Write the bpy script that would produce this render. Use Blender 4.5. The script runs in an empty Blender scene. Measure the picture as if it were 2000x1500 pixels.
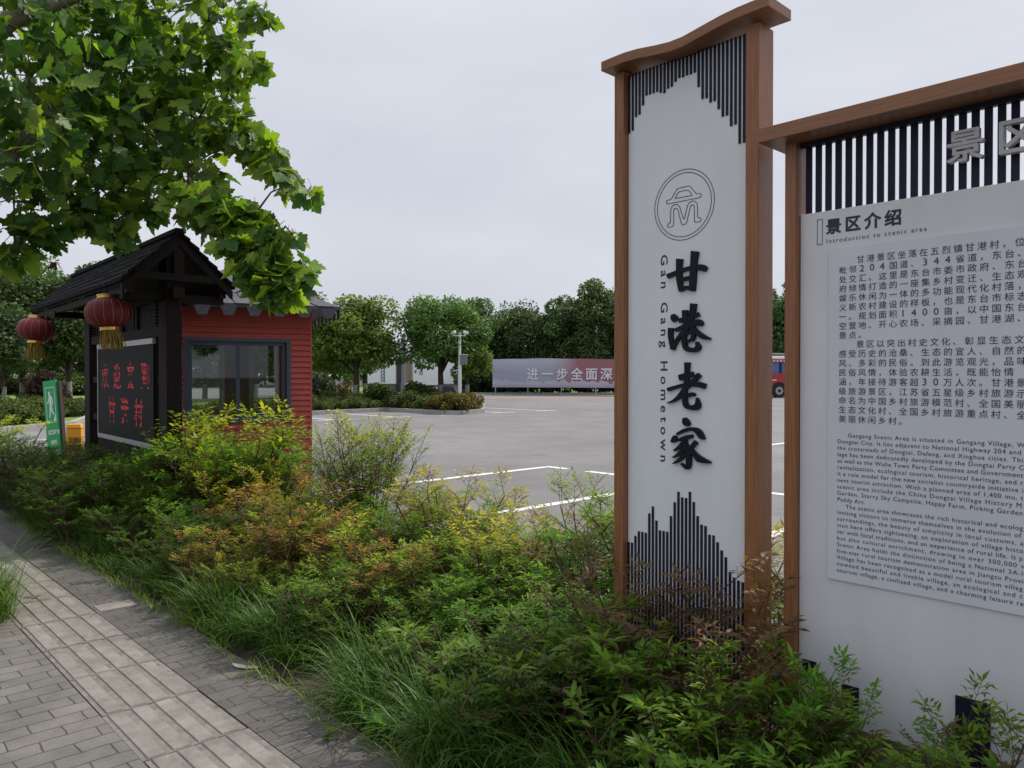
import bpy, math, random
import numpy as np
from mathutils import Vector, Matrix

scene = bpy.context.scene
COL = scene.collection
R = math.radians
rnd = random.Random(7)
rng = np.random.default_rng(7)

# ------------------------------------------------------------------ camera
# x runs along the street (to the right), y away from the street, z up
CAM_H = 1.5
SA, CA = 0.6874, 0.7263          # sine / cosine of the street's angle to the view
cam_d = bpy.data.cameras.new('camera')
cam = bpy.data.objects.new('camera', cam_d); COL.objects.link(cam)
cam_d.sensor_width = 36.0; cam_d.lens = 27.0
cam_d.clip_start = 0.05; cam_d.clip_end = 3000
cam.location = (0, 0, CAM_H)
cam.rotation_euler = (R(90 - 0.573), 0, R(46.57))
scene.camera = cam

# ------------------------------------------------------------------ light
SUN_EL = 49.0
world = bpy.data.worlds.new('World'); scene.world = world
world.use_nodes = True
nt = world.node_tree; nt.nodes.clear()
def N(t, kind, **kw):
    n = t.nodes.new(kind)
    for k, v in kw.items(): setattr(n, k, v)
    return n
sky = N(nt, 'ShaderNodeTexSky'); sky.sky_type = 'NISHITA'; sky.sun_disc = False
sky.sun_elevation = R(SUN_EL); sky.sun_rotation = R(0); sky.dust_density = 3.0
tc = N(nt, 'ShaderNodeTexCoord')
sep = N(nt, 'ShaderNodeSeparateXYZ'); nt.links.new(tc.outputs['Generated'], sep.inputs[0])
grad = N(nt, 'ShaderNodeMapRange'); grad.inputs[1].default_value = 0.40; grad.inputs[2].default_value = 1.0
grad.inputs[3].default_value = 1.0; grad.inputs[4].default_value = 1.9
nt.links.new(sep.outputs['Z'], grad.inputs[0])
cn = N(nt, 'ShaderNodeTexNoise'); cn.inputs['Scale'].default_value = 2.2; cn.inputs['Detail'].default_value = 4
mp = N(nt, 'ShaderNodeMapping'); mp.inputs['Scale'].default_value = (1, 1, 3.5)
nt.links.new(tc.outputs['Generated'], mp.inputs[0]); nt.links.new(mp.outputs[0], cn.inputs['Vector'])
cr = N(nt, 'ShaderNodeValToRGB')
cr.color_ramp.elements[0].position = 0.35; cr.color_ramp.elements[0].color = (6.05, 6.3, 7.1, 1)
cr.color_ramp.elements[1].position = 0.68; cr.color_ramp.elements[1].color = (6.95, 7.15, 7.75, 1)
nt.links.new(cn.outputs['Fac'], cr.inputs[0])
mul = N(nt, 'ShaderNodeMixRGB', blend_type='MULTIPLY'); mul.inputs[0].default_value = 1
nt.links.new(cr.outputs[0], mul.inputs[1]); nt.links.new(grad.outputs[0], mul.inputs[2])
smix = N(nt, 'ShaderNodeMixRGB'); smix.inputs[0].default_value = 0.93      # a pale veil of cloud over the clear sky
nt.links.new(sky.outputs[0], smix.inputs[1]); nt.links.new(mul.outputs[0], smix.inputs[2])
bg = N(nt, 'ShaderNodeBackground'); bg.inputs['Strength'].default_value = 0.107
nt.links.new(smix.outputs[0], bg.inputs['Color'])
wo = N(nt, 'ShaderNodeOutputWorld'); nt.links.new(bg.outputs[0], wo.inputs[0])

sun_d = bpy.data.lights.new('sun', 'SUN'); sun = bpy.data.objects.new('sun', sun_d); COL.objects.link(sun)
sun_d.energy = 4.0; sun_d.angle = R(1.2); sun_d.color = (1.0, 0.94, 0.85)
sd = Vector((-0.02, math.cos(R(SUN_EL)), math.sin(R(SUN_EL))))
sun.rotation_euler = sd.to_track_quat('Z', 'Y').to_euler()

scene.view_settings.view_transform = 'Standard'
scene.view_settings.look = 'None'
scene.view_settings.exposure = 0.0
scene.view_settings.gamma = 1.0
scene.cycles.max_bounces = 7
scene.cycles.transparent_max_bounces = 12
scene.cycles.transmission_bounces = 5

# ------------------------------------------------------------------ measured places
F_PX = 1500.0
def q_(px): return (px - 1000) / F_PX
def on_t(px, py, t):                # point of the upright plane y = t
    q = q_(px); Z = t / (q * CA + SA)
    return Vector((Z * (q * SA - CA), t, CAM_H + (735 - py) * Z / F_PX))
def gr(px, py, z=0.0):              # point of the ground
    Z = F_PX * (CAM_H - z) / (py - 735); q = q_(px)
    return Vector((Z * (q * SA - CA), Z * (q * CA + SA), z))
def cz(px, Z, z=0.0):               # point at depth Z along the view, height z
    q = q_(px)
    return Vector((Z * (q * SA - CA), Z * (q * CA + SA), z))
def hz(py, Z): return CAM_H + (735 - py) * Z / F_PX
VIEW_YAW = R(46.57)

# ------------------------------------------------------------------ materials
MATS = {}
def mat(name, col, rough=0.6, metal=0.0, noise=0.0, nscale=20.0, bump=0.0, bscale=60.0, spec=0.4, stretch=None, emit=None, rvar=0.0):
    m = bpy.data.materials.new(name); m.use_nodes = True; MATS[name] = m
    t = m.node_tree; p = t.nodes['Principled BSDF']
    p.inputs['Base Color'].default_value = (*col, 1); p.inputs['Roughness'].default_value = rough
    p.inputs['Metallic'].default_value = metal; p.inputs['Specular IOR Level'].default_value = spec
    if noise or bump:
        tc = N(t, 'ShaderNodeTexCoord'); mp = N(t, 'ShaderNodeMapping')
        if stretch: mp.inputs['Scale'].default_value = stretch
        t.links.new(tc.outputs['Object'], mp.inputs[0])
    if noise:
        n1 = N(t, 'ShaderNodeTexNoise'); n1.inputs['Scale'].default_value = nscale; n1.inputs['Detail'].default_value = 6
        n1.inputs['Roughness'].default_value = 0.65
        t.links.new(mp.outputs[0], n1.inputs['Vector'])
        r = N(t, 'ShaderNodeMapRange'); r.inputs[1].default_value = 0.25; r.inputs[2].default_value = 0.75
        r.inputs[3].default_value = 1 - noise; r.inputs[4].default_value = 1 + noise
        t.links.new(n1.outputs['Fac'], r.inputs[0])
        mx = N(t, 'ShaderNodeMixRGB', blend_type='MULTIPLY'); mx.inputs[0].default_value = 1; mx.inputs[1].default_value = (*col, 1)
        t.links.new(r.outputs[0], mx.inputs[2]); t.links.new(mx.outputs[0], p.inputs['Base Color'])
        if rvar:
            r2 = N(t, 'ShaderNodeMapRange'); r2.inputs[3].default_value = rough - rvar; r2.inputs[4].default_value = rough + rvar
            t.links.new(n1.outputs['Fac'], r2.inputs[0]); t.links.new(r2.outputs[0], p.inputs['Roughness'])
    if bump:
        n2 = N(t, 'ShaderNodeTexNoise'); n2.inputs['Scale'].default_value = bscale; n2.inputs['Detail'].default_value = 5
        t.links.new(mp.outputs[0], n2.inputs['Vector'])
        b = N(t, 'ShaderNodeBump'); b.inputs['Strength'].default_value = bump; b.inputs['Distance'].default_value = 0.01
        t.links.new(n2.outputs['Fac'], b.inputs['Height']); t.links.new(b.outputs[0], p.inputs['Normal'])
    if emit:
        p.inputs['Emission Color'].default_value = (*emit[0], 1); p.inputs['Emission Strength'].default_value = emit[1]
    return m

def leaf_mat(name, trans=0.35, rough=0.42, tint=(1.25, 1.3, 0.55), spec=0.35):
    m = bpy.data.materials.new(name); m.use_nodes = True; MATS[name] = m
    t = m.node_tree; p = t.nodes['Principled BSDF']; out = t.nodes['Material Output']
    a = N(t, 'ShaderNodeAttribute'); a.attribute_name = 'Col'
    oi = N(t, 'ShaderNodeObjectInfo')
    hs = N(t, 'ShaderNodeHueSaturation')
    v = N(t, 'ShaderNodeMapRange'); v.inputs[3].default_value = 0.82; v.inputs[4].default_value = 1.2
    h = N(t, 'ShaderNodeMapRange'); h.inputs[3].default_value = 0.485; h.inputs[4].default_value = 0.515
    t.links.new(oi.outputs['Random'], v.inputs[0]); t.links.new(oi.outputs['Random'], h.inputs[0])
    t.links.new(v.outputs[0], hs.inputs['Value']); t.links.new(h.outputs[0], hs.inputs['Hue'])
    t.links.new(a.outputs['Color'], hs.inputs['Color'])
    t.links.new(hs.outputs[0], p.inputs['Base Color'])
    p.inputs['Roughness'].default_value = rough; p.inputs['Specular IOR Level'].default_value = spec
    tr = N(t, 'ShaderNodeBsdfTranslucent')
    mm = N(t, 'ShaderNodeMixRGB', blend_type='MULTIPLY'); mm.inputs[0].default_value = 1; mm.inputs[2].default_value = (*tint, 1)
    t.links.new(hs.outputs[0], mm.inputs[1]); t.links.new(mm.outputs[0], tr.inputs['Color'])
    mx = N(t, 'ShaderNodeMixShader'); mx.inputs[0].default_value = trans
    t.links.new(p.outputs[0], mx.inputs[1]); t.links.new(tr.outputs[0], mx.inputs[2]); t.links.new(mx.outputs[0], out.inputs['Surface'])
    return m

leaf_mat('nandina_leaf', 0.45, rough=.5, tint=(1.6, 1.6, .5), spec=.2)
leaf_mat('plane_leaf', 0.46, 0.5, spec=.3, tint=(1.6, 1.65, 0.5))
leaf_mat('far_leaf', 0.30, 0.55, tint=(1.3, 1.35, 0.55), spec=0.25)
leaf_mat('grass_blade', 0.32, 0.48, tint=(1.4, 1.4, .5), spec=0.3)

mat('wood_frame', (0.240, 0.096, 0.036), 0.42, noise=0.45, nscale=9, stretch=(14, 14, 0.55), bump=0.12, bscale=14, spec=0.5, rvar=0.08)
mat('wood_cap', (0.230, 0.098, 0.042), 0.42, noise=0.30, nscale=9, stretch=(0.55, 14, 14), bump=0.12, bscale=14, spec=0.5, rvar=0.08)
mat('panel_white', (0.68, 0.705, 0.725), 0.42, noise=0.05, nscale=3.2, stretch=(1.2, 1.2, .6), spec=0.45, rvar=0.06)
mat('board_white', (0.605, 0.61, 0.625), 0.5, noise=0.06, nscale=4.0, spec=0.4, stretch=(1.4, 1.4, 0.6))
mat('plate_grey', (0.575, 0.59, 0.63), 0.45, noise=0.07, nscale=3.0, spec=0.4)
mat('panel_edge', (0.42, 0.38, 0.38), 0.6, noise=0.1)
mat('letter_black', (0.007, 0.009, 0.015), 0.45, spec=0.18)
mat('ink', (0.022, 0.027, 0.05), 0.5)
mat('slat_navy', (0.012, 0.014, 0.030), 0.5, spec=0.2, noise=0.25, nscale=14)
mat('letter_metal', (0.42, 0.41, 0.42), 0.5, metal=0.2, noise=0.1)
mat('dark_timber', (0.0125, 0.0078, 0.0070), 0.65, noise=0.45, nscale=12, stretch=(4, 4, 0.7), bump=0.3, bscale=24, spec=0.12)
mat('shingle_dark', (0.0100, 0.0097, 0.0125), 0.9, spec=0.1, noise=0.45, nscale=10, bump=0.5, bscale=50)
mat('shingle_grey', (0.085, 0.085, 0.098), 0.85, noise=0.3, nscale=26, bump=0.5, bscale=160)
mat('red_siding', (0.39, 0.074, 0.056), 0.6, noise=0.14, nscale=3, stretch=(1, 1, 1.5), bump=0.08, bscale=30, spec=0.3)
mat('kiosk_inside', (0.10, 0.045, 0.03), 0.7, noise=0.2, nscale=4)
mat('frame_bluegrey', (0.045, 0.060, 0.085), 0.38, noise=0.1, nscale=6)
mat('frame_white', (0.62, 0.64, 0.66), 0.5, noise=0.08, nscale=5)
mat('lantern_red', (0.17, 0.024, 0.026), 0.6, noise=0.18, nscale=20, spec=0.25)
mat('lantern_rib', (0.42, 0.22, 0.17), 0.5)
mat('gold', (0.75, 0.45, 0.13), 0.28, metal=0.9)
mat('tassel', (0.30, 0.19, 0.03), 0.6, noise=0.45, nscale=60, stretch=(1, 1, 0.06))
mat('led_screen', (0.0060, 0.0060, 0.0085), 0.6, spec=0.12, noise=0.15, nscale=40)
mat('led_red', (0.25, 0.01, 0.015), 0.5, emit=((1.0, 0.03, 0.07), 0.36))
mat('aluminium', (0.42, 0.42, 0.43), 0.4, metal=0.6, noise=0.12)
mat('cable_white', (0.7, 0.68, 0.66), 0.6)
mat('asphalt', (0.162, 0.158, 0.160), 0.85, noise=0.2, nscale=0.7, bump=0.35, bscale=220, spec=0.3)
mat('concrete', (0.30, 0.29, 0.275), 0.85, noise=0.25, nscale=5, bump=0.3, bscale=90)
mat('line_paint', (0.62, 0.62, 0.60), 0.7, noise=0.22, nscale=9)
mat('line_yellow', (0.22, 0.175, 0.125), 0.8, noise=0.2, nscale=3)
mat('soil', (0.055, 0.042, 0.030), 0.95, noise=0.4, nscale=12, bump=0.6, bscale=40)
mat('lawn', (0.12, 0.19, 0.035), 0.9, noise=0.35, nscale=4, bump=0.5, bscale=60)
mat('bark_plane', (0.21, 0.19, 0.145), 0.85, noise=0.5, nscale=9, bump=0.35, bscale=20)
mat('bark_dark', (0.055, 0.042, 0.032), 0.9, noise=0.4, nscale=12, bump=0.5, bscale=30)
mat('twig', (0.085, 0.055, 0.032), 0.8, noise=0.3)
mat('lime_white', (0.24, 0.235, 0.22), 0.9, noise=0.2)
mat('stem_red', (0.10, 0.045, 0.028), 0.7)
mat('wall_white', (0.80, 0.82, 0.86), 0.7, noise=0.05, nscale=1.2)
mat('wall_tan', (0.30, 0.255, 0.20), 0.8, noise=0.1)
mat('wall_dark', (0.06, 0.055, 0.055), 0.6, noise=0.1)
mat('tile_grey', (0.10, 0.10, 0.11), 0.7, noise=0.2)
mat('stone_grey', (0.20, 0.20, 0.22), 0.8, noise=0.2)
mat('pole_white', (0.66, 0.70, 0.68), 0.4, noise=0.06)
mat('box_grey', (0.17, 0.17, 0.175), 0.5, noise=0.1)
mat('sign_green', (0.018, 0.36, 0.11), 0.42, noise=0.06)
mat('sign_white', (0.72, 0.78, 0.74), 0.45)
mat('post_brown', (0.06, 0.045, 0.040), 0.6, noise=0.2)
mat('plastic_orange', (0.72, 0.30, 0.02), 0.4, noise=0.08)
mat('bus_red', (0.34, 0.028, 0.022), 0.28, noise=0.05, spec=0.5)
mat('bus_white', (0.72, 0.73, 0.75), 0.35)
mat('bus_window', (0.03, 0.04, 0.07), 0.08, spec=0.7)
mat('curtain_blue', (0.09, 0.14, 0.36), 0.7, noise=0.4, nscale=20, stretch=(6, 6, 0.1))
mat('tyre', (0.018, 0.018, 0.019), 0.8)
mat('rim', (0.35, 0.35, 0.36), 0.35, metal=0.8)
mat('scooter_dark', (0.02, 0.02, 0.028), 0.3)
mat('tarpaulin_text', (0.66, 0.67, 0.72), 0.6)
mat('dry_leaf', (0.13, 0.068, 0.038), 0.8, noise=0.3)
mat('litter_pale', (0.42, 0.38, 0.30), 0.8, noise=0.3)
mat('flower_pale', (0.52, 0.42, 0.33), 0.8)

def glass_mat(name, tint, fac):
    m = bpy.data.materials.new(name); m.use_nodes = True; MATS[name] = m
    t = m.node_tree; out = t.nodes['Material Output']; t.nodes.remove(t.nodes['Principled BSDF'])
    tr = N(t, 'ShaderNodeBsdfTransparent'); tr.inputs[0].default_value = (*tint, 1)
    gl = N(t, 'ShaderNodeBsdfGlossy'); gl.inputs['Roughness'].default_value = 0.02
    fr = N(t, 'ShaderNodeFresnel'); fr.inputs['IOR'].default_value = 1.5
    ad = N(t, 'ShaderNodeMath', operation='ADD'); ad.inputs[1].default_value = fac; ad.use_clamp = True
    t.links.new(fr.outputs[0], ad.inputs[0])
    mx = N(t, 'ShaderNodeMixShader'); t.links.new(ad.outputs[0], mx.inputs[0])
    t.links.new(tr.outputs[0], mx.inputs[1]); t.links.new(gl.outputs[0], mx.inputs[2]); t.links.new(mx.outputs[0], out.inputs['Surface'])
glass_mat('glass', (0.74, 0.80, 0.78), 0.03)

def asphalt_detail():
    t = MATS['asphalt'].node_tree; p = t.nodes['Principled BSDF']
    base = p.inputs['Base Color'].links[0].from_socket
    tc = N(t, 'ShaderNodeTexCoord')
    v = N(t, 'ShaderNodeTexNoise'); v.inputs['Scale'].default_value = 55; v.inputs['Detail'].default_value = 3; v.inputs['Roughness'].default_value = 0.9
    t.links.new(tc.outputs['Object'], v.inputs['Vector'])
    r = N(t, 'ShaderNodeMapRange'); r.inputs[1].default_value = 0.3; r.inputs[2].default_value = 0.7; r.inputs[3].default_value = 0.55; r.inputs[4].default_value = 1.5
    t.links.new(v.outputs['Fac'], r.inputs[0])
    mx = N(t, 'ShaderNodeMixRGB', blend_type='MULTIPLY'); mx.inputs[0].default_value = 1
    t.links.new(base, mx.inputs[1]); t.links.new(r.outputs[0], mx.inputs[2])
    big = N(t, 'ShaderNodeTexNoise'); big.inputs['Scale'].default_value = 0.16; big.inputs['Detail'].default_value = 3
    t.links.new(tc.outputs['Object'], big.inputs['Vector'])
    r2 = N(t, 'ShaderNodeMapRange'); r2.inputs[1].default_value = 0.35; r2.inputs[2].default_value = 0.65; r2.inputs[3].default_value = 0.88; r2.inputs[4].default_value = 1.1
    t.links.new(big.outputs['Fac'], r2.inputs[0])
    m2 = N(t, 'ShaderNodeMixRGB', blend_type='MULTIPLY'); m2.inputs[0].default_value = 1
    t.links.new(mx.outputs[0], m2.inputs[1]); t.links.new(r2.outputs[0], m2.inputs[2])
    sp = N(t, 'ShaderNodeTexNoise'); sp.inputs['Scale'].default_value = 1.3; sp.inputs['Detail'].default_value = 4   # old oil and tyre stains
    t.links.new(tc.outputs['Object'], sp.inputs['Vector'])
    r5 = N(t, 'ShaderNodeMapRange'); r5.inputs[1].default_value = 0.60; r5.inputs[2].default_value = 0.70; r5.inputs[3].default_value = 1.0; r5.inputs[4].default_value = 0.80
    t.links.new(sp.outputs['Fac'], r5.inputs[0])
    m5 = N(t, 'ShaderNodeMixRGB', blend_type='MULTIPLY'); m5.inputs[0].default_value = 1
    t.links.new(m2.outputs[0], m5.inputs[1]); t.links.new(r5.outputs[0], m5.inputs[2])
    t.links.new(m5.outputs[0], p.inputs['Base Color'])
asphalt_detail()

def brick_mat(nm, k):
    m = bpy.data.materials.new(nm); m.use_nodes = True; MATS[nm] = m
    t = m.node_tree; p = t.nodes['Principled BSDF']
    tc = N(t, 'ShaderNodeTexCoord'); mp = N(t, 'ShaderNodeMapping'); mp.inputs['Rotation'].default_value = (0, 0, R(90))
    t.links.new(tc.outputs['Object'], mp.inputs[0])
    nz = N(t, 'ShaderNodeTexNoise'); nz.inputs['Scale'].default_value = 7; nz.inputs['Detail'].default_value = 3
    t.links.new(tc.outputs['Object'], nz.inputs['Vector'])
    sub = N(t, 'ShaderNodeVectorMath', operation='SUBTRACT'); sub.inputs[1].default_value = (.5, .5, .5)
    sc = N(t, 'ShaderNodeVectorMath', operation='SCALE'); sc.inputs['Scale'].default_value = 0.022
    ad = N(t, 'ShaderNodeVectorMath', operation='ADD')
    t.links.new(nz.outputs['Color'], sub.inputs[0]); t.links.new(sub.outputs[0], sc.inputs[0])
    t.links.new(mp.outputs[0], ad.inputs[0]); t.links.new(sc.outputs[0], ad.inputs[1])
    b = N(t, 'ShaderNodeTexBrick'); b.offset = 0.5; b.inputs['Scale'].default_value = 1.0
    b.inputs['Brick Width'].default_value = 0.212; b.inputs['Row Height'].default_value = 0.106
    b.inputs['Mortar Size'].default_value = 0.0042; b.inputs['Mortar Smooth'].default_value = 0.4
    b.inputs['Color1'].default_value = (0.160 * k, 0.149 * k, 0.133 * k, 1); b.inputs['Color2'].default_value = (0.195 * k, 0.182 * k, 0.163 * k, 1)
    b.inputs['Mortar'].default_value = (0.05, 0.043, 0.036, 1); b.inputs['Bias'].default_value = -0.1
    t.links.new(ad.outputs[0], b.inputs['Vector'])
    st = N(t, 'ShaderNodeTexNoise'); st.inputs['Scale'].default_value = 2.3; st.inputs['Detail'].default_value = 7; st.inputs['Roughness'].default_value = 0.7
    t.links.new(tc.outputs['Object'], st.inputs['Vector'])
    r = N(t, 'ShaderNodeMapRange'); r.inputs[1].default_value = 0.3; r.inputs[2].default_value = 0.7; r.inputs[3].default_value = 0.60; r.inputs[4].default_value = 1.28
    t.links.new(st.outputs['Fac'], r.inputs[0])
    mx = N(t, 'ShaderNodeMixRGB', blend_type='MULTIPLY'); mx.inputs[0].default_value = 1
    t.links.new(b.outputs['Color'], mx.inputs[1]); t.links.new(r.outputs[0], mx.inputs[2])
    fn = N(t, 'ShaderNodeTexNoise'); fn.inputs['Scale'].default_value = 190; fn.inputs['Detail'].default_value = 2
    t.links.new(tc.outputs['Object'], fn.inputs['Vector'])
    r3 = N(t, 'ShaderNodeMapRange'); r3.inputs[1].default_value = 0.3; r3.inputs[2].default_value = 0.7; r3.inputs[3].default_value = 0.8; r3.inputs[4].default_value = 1.2
    t.links.new(fn.outputs['Fac'], r3.inputs[0])
    m2 = N(t, 'ShaderNodeMixRGB', blend_type='MULTIPLY'); m2.inputs[0].default_value = 1
    t.links.new(mx.outputs[0], m2.inputs[1]); t.links.new(r3.outputs[0], m2.inputs[2]); t.links.new(m2.outputs[0], p.inputs['Base Color'])
    p.inputs['Roughness'].default_value = 0.85
    bu = N(t, 'ShaderNodeBump'); bu.inputs['Strength'].default_value = 0.6; bu.inputs['Distance'].default_value = 0.006; bu.invert = True
    t.links.new(b.outputs['Fac'], bu.inputs['Height'])
    bu2 = N(t, 'ShaderNodeBump'); bu2.inputs['Strength'].default_value = 0.25; bu2.inputs['Distance'].default_value = 0.004
    t.links.new(fn.outputs['Fac'], bu2.inputs['Height']); t.links.new(bu.outputs[0], bu2.inputs['Normal']); t.links.new(bu2.outputs[0], p.inputs['Normal'])
brick_mat('paver', 0.80); brick_mat('paver_dirt_shade', 0.54)  # darker copy for the border: soil dirt and hedge shade in one colour
mat('tactile_grime', (0.170, 0.155, 0.138), 0.9, noise=0.4, nscale=14, bump=0.4, bscale=150)
mat('tactile', (0.200, 0.182, 0.162), 0.85, noise=0.42, nscale=6, bump=0.35, bscale=120)
mat('joint_dirt', (0.085, 0.073, 0.058), 0.95, noise=0.3, nscale=30)

def banner_mat():                   # printed tarpaulin: mauve sky, red right part, pale mountains and a pink foot
    m = bpy.data.materials.new('banner_print'); m.use_nodes = True; MATS['banner_print'] = m
    t = m.node_tree; p = t.nodes['Principled BSDF']; p.inputs['Roughness'].default_value = 0.6
    tc = N(t, 'ShaderNodeTexCoord'); s = N(t, 'ShaderNodeSeparateXYZ'); t.links.new(tc.outputs['Object'], s.inputs[0])
    nz = N(t, 'ShaderNodeTexNoise'); nz.inputs['Scale'].default_value = 0.5; nz.inputs['Detail'].default_value = 5; t.links.new(tc.outputs['Object'], nz.inputs['Vector'])
    r1 = N(t, 'ShaderNodeMapRange'); r1.inputs[1].default_value = 5.2; r1.inputs[2].default_value = 7.6
    ax = N(t, 'ShaderNodeMath', operation='ADD'); t.links.new(s.outputs['X'], ax.inputs[0]); t.links.new(nz.outputs['Fac'], ax.inputs[1]); t.links.new(ax.outputs[0], r1.inputs[0])
    c1 = N(t, 'ShaderNodeMixRGB'); c1.inputs[1].default_value = (0.33, 0.34, 0.44, 1); c1.inputs[2].default_value = (0.30, 0.125, 0.155, 1); t.links.new(r1.outputs[0], c1.inputs[0])
    # pale upper left
    r2 = N(t, 'ShaderNodeMapRange'); r2.inputs[1].default_value = 1.9; r2.inputs[2].default_value = 3.1; t.links.new(s.outputs['Z'], r2.inputs[0])
    inv = N(t, 'ShaderNodeMath', operation='SUBTRACT'); inv.inputs[0].default_value = 1; t.links.new(r1.outputs[0], inv.inputs[1])
    mm = N(t, 'ShaderNodeMath', operation='MULTIPLY'); t.links.new(r2.outputs[0], mm.inputs[0]); t.links.new(inv.outputs[0], mm.inputs[1])
    c2 = N(t, 'ShaderNodeMixRGB'); c2.inputs[2].default_value = (0.47, 0.48, 0.55, 1); t.links.new(mm.outputs[0], c2.inputs[0]); t.links.new(c1.outputs[0], c2.inputs[1])
    # mountains
    n2 = N(t, 'ShaderNodeTexNoise'); n2.noise_dimensions = '1D'; n2.inputs['Scale'].default_value = 1.3; n2.inputs['Detail'].default_value = 4; t.links.new(s.outputs['X'], n2.inputs['W'])
    top = N(t, 'ShaderNodeMapRange'); top.inputs[1].default_value = 0.3; top.inputs[2].default_value = 0.7; top.inputs[3].default_value = 0.9; top.inputs[4].default_value = 1.35; t.links.new(n2.outputs['Fac'], top.inputs[0])
    lt = N(t, 'ShaderNodeMath', operation='LESS_THAN'); t.links.new(s.outputs['Z'], lt.inputs[0]); t.links.new(top.outputs[0], lt.inputs[1])
    c3 = N(t, 'ShaderNodeMixRGB'); c3.inputs[2].default_value = (0.44, 0.43, 0.51, 1); t.links.new(lt.outputs[0], c3.inputs[0]); t.links.new(c2.outputs[0], c3.inputs[1])
    r4 = N(t, 'ShaderNodeMapRange'); r4.inputs[1].default_value = 0.95; r4.inputs[2].default_value = 0.62; t.links.new(s.outputs['Z'], r4.inputs[0])
    c4 = N(t, 'ShaderNodeMixRGB'); c4.inputs[2].default_value = (0.36, 0.29, 0.37, 1); t.links.new(r4.outputs[0], c4.inputs[0]); t.links.new(c3.outputs[0], c4.inputs[1])
    t.links.new(c4.outputs[0], p.inputs['Base Color'])
banner_mat()

# ------------------------------------------------------------------ mesh helpers
def link_mesh(name, me, material, parent=None, loc=None):
    o = bpy.data.objects.new(name, me)
    if material: me.materials.append(MATS[material])
    COL.objects.link(o)
    if parent: o.parent = parent
    if loc is not None: o.location = loc
    return o

class MB:
    def __init__(s): s.v = []; s.f = []
    def add(s, vs, fs):
        n = len(s.v); s.v += [tuple(v) for v in vs]; s.f += [tuple(i + n for i in f) for f in fs]
    def box(s, x0, y0, z0, x1, y1, z1):
        s.add([(x0, y0, z0), (x1, y0, z0), (x1, y1, z0), (x0, y1, z0), (x0, y0, z1), (x1, y0, z1), (x1, y1, z1), (x0, y1, z1)],
              [(0, 3, 2, 1), (4, 5, 6, 7), (0, 1, 5, 4), (1, 2, 6, 5), (2, 3, 7, 6), (3, 0, 4, 7)])
        return s
    def hexa(s, p):                 # eight corners, bottom four then top four
        s.add(p, [(0, 3, 2, 1), (4, 5, 6, 7), (0, 1, 5, 4), (1, 2, 6, 5), (2, 3, 7, 6), (3, 0, 4, 7)]); return s
    def bar(s, a, b, w, d, up=(0, 0, 1)):
        a, b = Vector(a), Vector(b); t = (b - a).normalized(); u = Vector(up)
        sx = t.cross(u)
        if sx.length < 1e-4: sx = t.cross(Vector((1, 0, 0)))
        sx.normalize(); sy = sx.cross(t).normalized(); sx *= w / 2; sy *= d / 2
        s.add([a - sx - sy, a + sx - sy, a + sx + sy, a - sx + sy, b - sx - sy, b + sx - sy, b + sx + sy, b - sx + sy],
              [(0, 3, 2, 1), (4, 5, 6, 7), (0, 1, 5, 4), (1, 2, 6, 5), (2, 3, 7, 6), (3, 0, 4, 7)]); return s
    def tube(s, pts, rad, n=8, caps=True):
        pts = [Vector(p) for p in pts]; rs = rad if isinstance(rad, (list, tuple)) else [rad] * len(pts)
        vs = []; fs = []; ref = Vector((0.31, 0.17, 0.93))
        for i, p in enumerate(pts):
            t = (pts[min(i + 1, len(pts) - 1)] - pts[max(i - 1, 0)]).normalized()
            a = t.cross(ref)
            if a.length < 1e-3: a = t.cross(Vector((1, 0, 0)))
            a.normalize(); b = t.cross(a)
            for k in range(n):
                an = 2 * math.pi * k / n; vs.append(p + (a * math.cos(an) + b * math.sin(an)) * rs[i])
        for i in range(len(pts) - 1):
            for k in range(n):
                fs.append((i * n + k, i * n + (k + 1) % n, (i + 1) * n + (k + 1) % n, (i + 1) * n + k))
        if caps:
            fs.append(tuple(range(n))); fs.append(tuple(range((len(pts) - 1) * n, len(pts) * n))[::-1])
        s.add(vs, fs); return s
    def lathe(s, prof, n=24, c=(0, 0, 0)):
        vs = []; fs = []
        for r, z in prof:
            for k in range(n):
                an = 2 * math.pi * k / n; vs.append((c[0] + r * math.cos(an), c[1] + r * math.sin(an), c[2] + z))
        for i in range(len(prof) - 1):
            for k in range(n):
                fs.append((i * n + k, i * n + (k + 1) % n, (i + 1) * n + (k + 1) % n, (i + 1) * n + k))
        s.add(vs, fs); return s
    def prism(s, poly, f0, f1):     # poly of 2-D points, f0/f1 map (u,v) to the near / far 3-D point
        n = len(poly)
        s.add([f0(*p) for p in poly] + [f1(*p) for p in poly],
              [tuple(range(n)), tuple(range(2 * n - 1, n - 1, -1))] + [((i + 1) % n, i, n + i, n + (i + 1) % n) for i in range(n)]); return s
    def build(s, name, material, parent=None, loc=None, smooth=False, bevel=0.0):
        me = bpy.data.meshes.new(name); me.from_pydata(s.v, [], s.f); me.update()
        if smooth:
            me.polygons.foreach_set('use_smooth', [True] * len(me.polygons))
        o = link_mesh(name, me, material, parent, loc)
        if bevel:
            b = o.modifiers.new('bevel', 'BEVEL'); b.width = bevel; b.segments = 2; b.limit_method = 'ANGLE'
        return o

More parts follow.
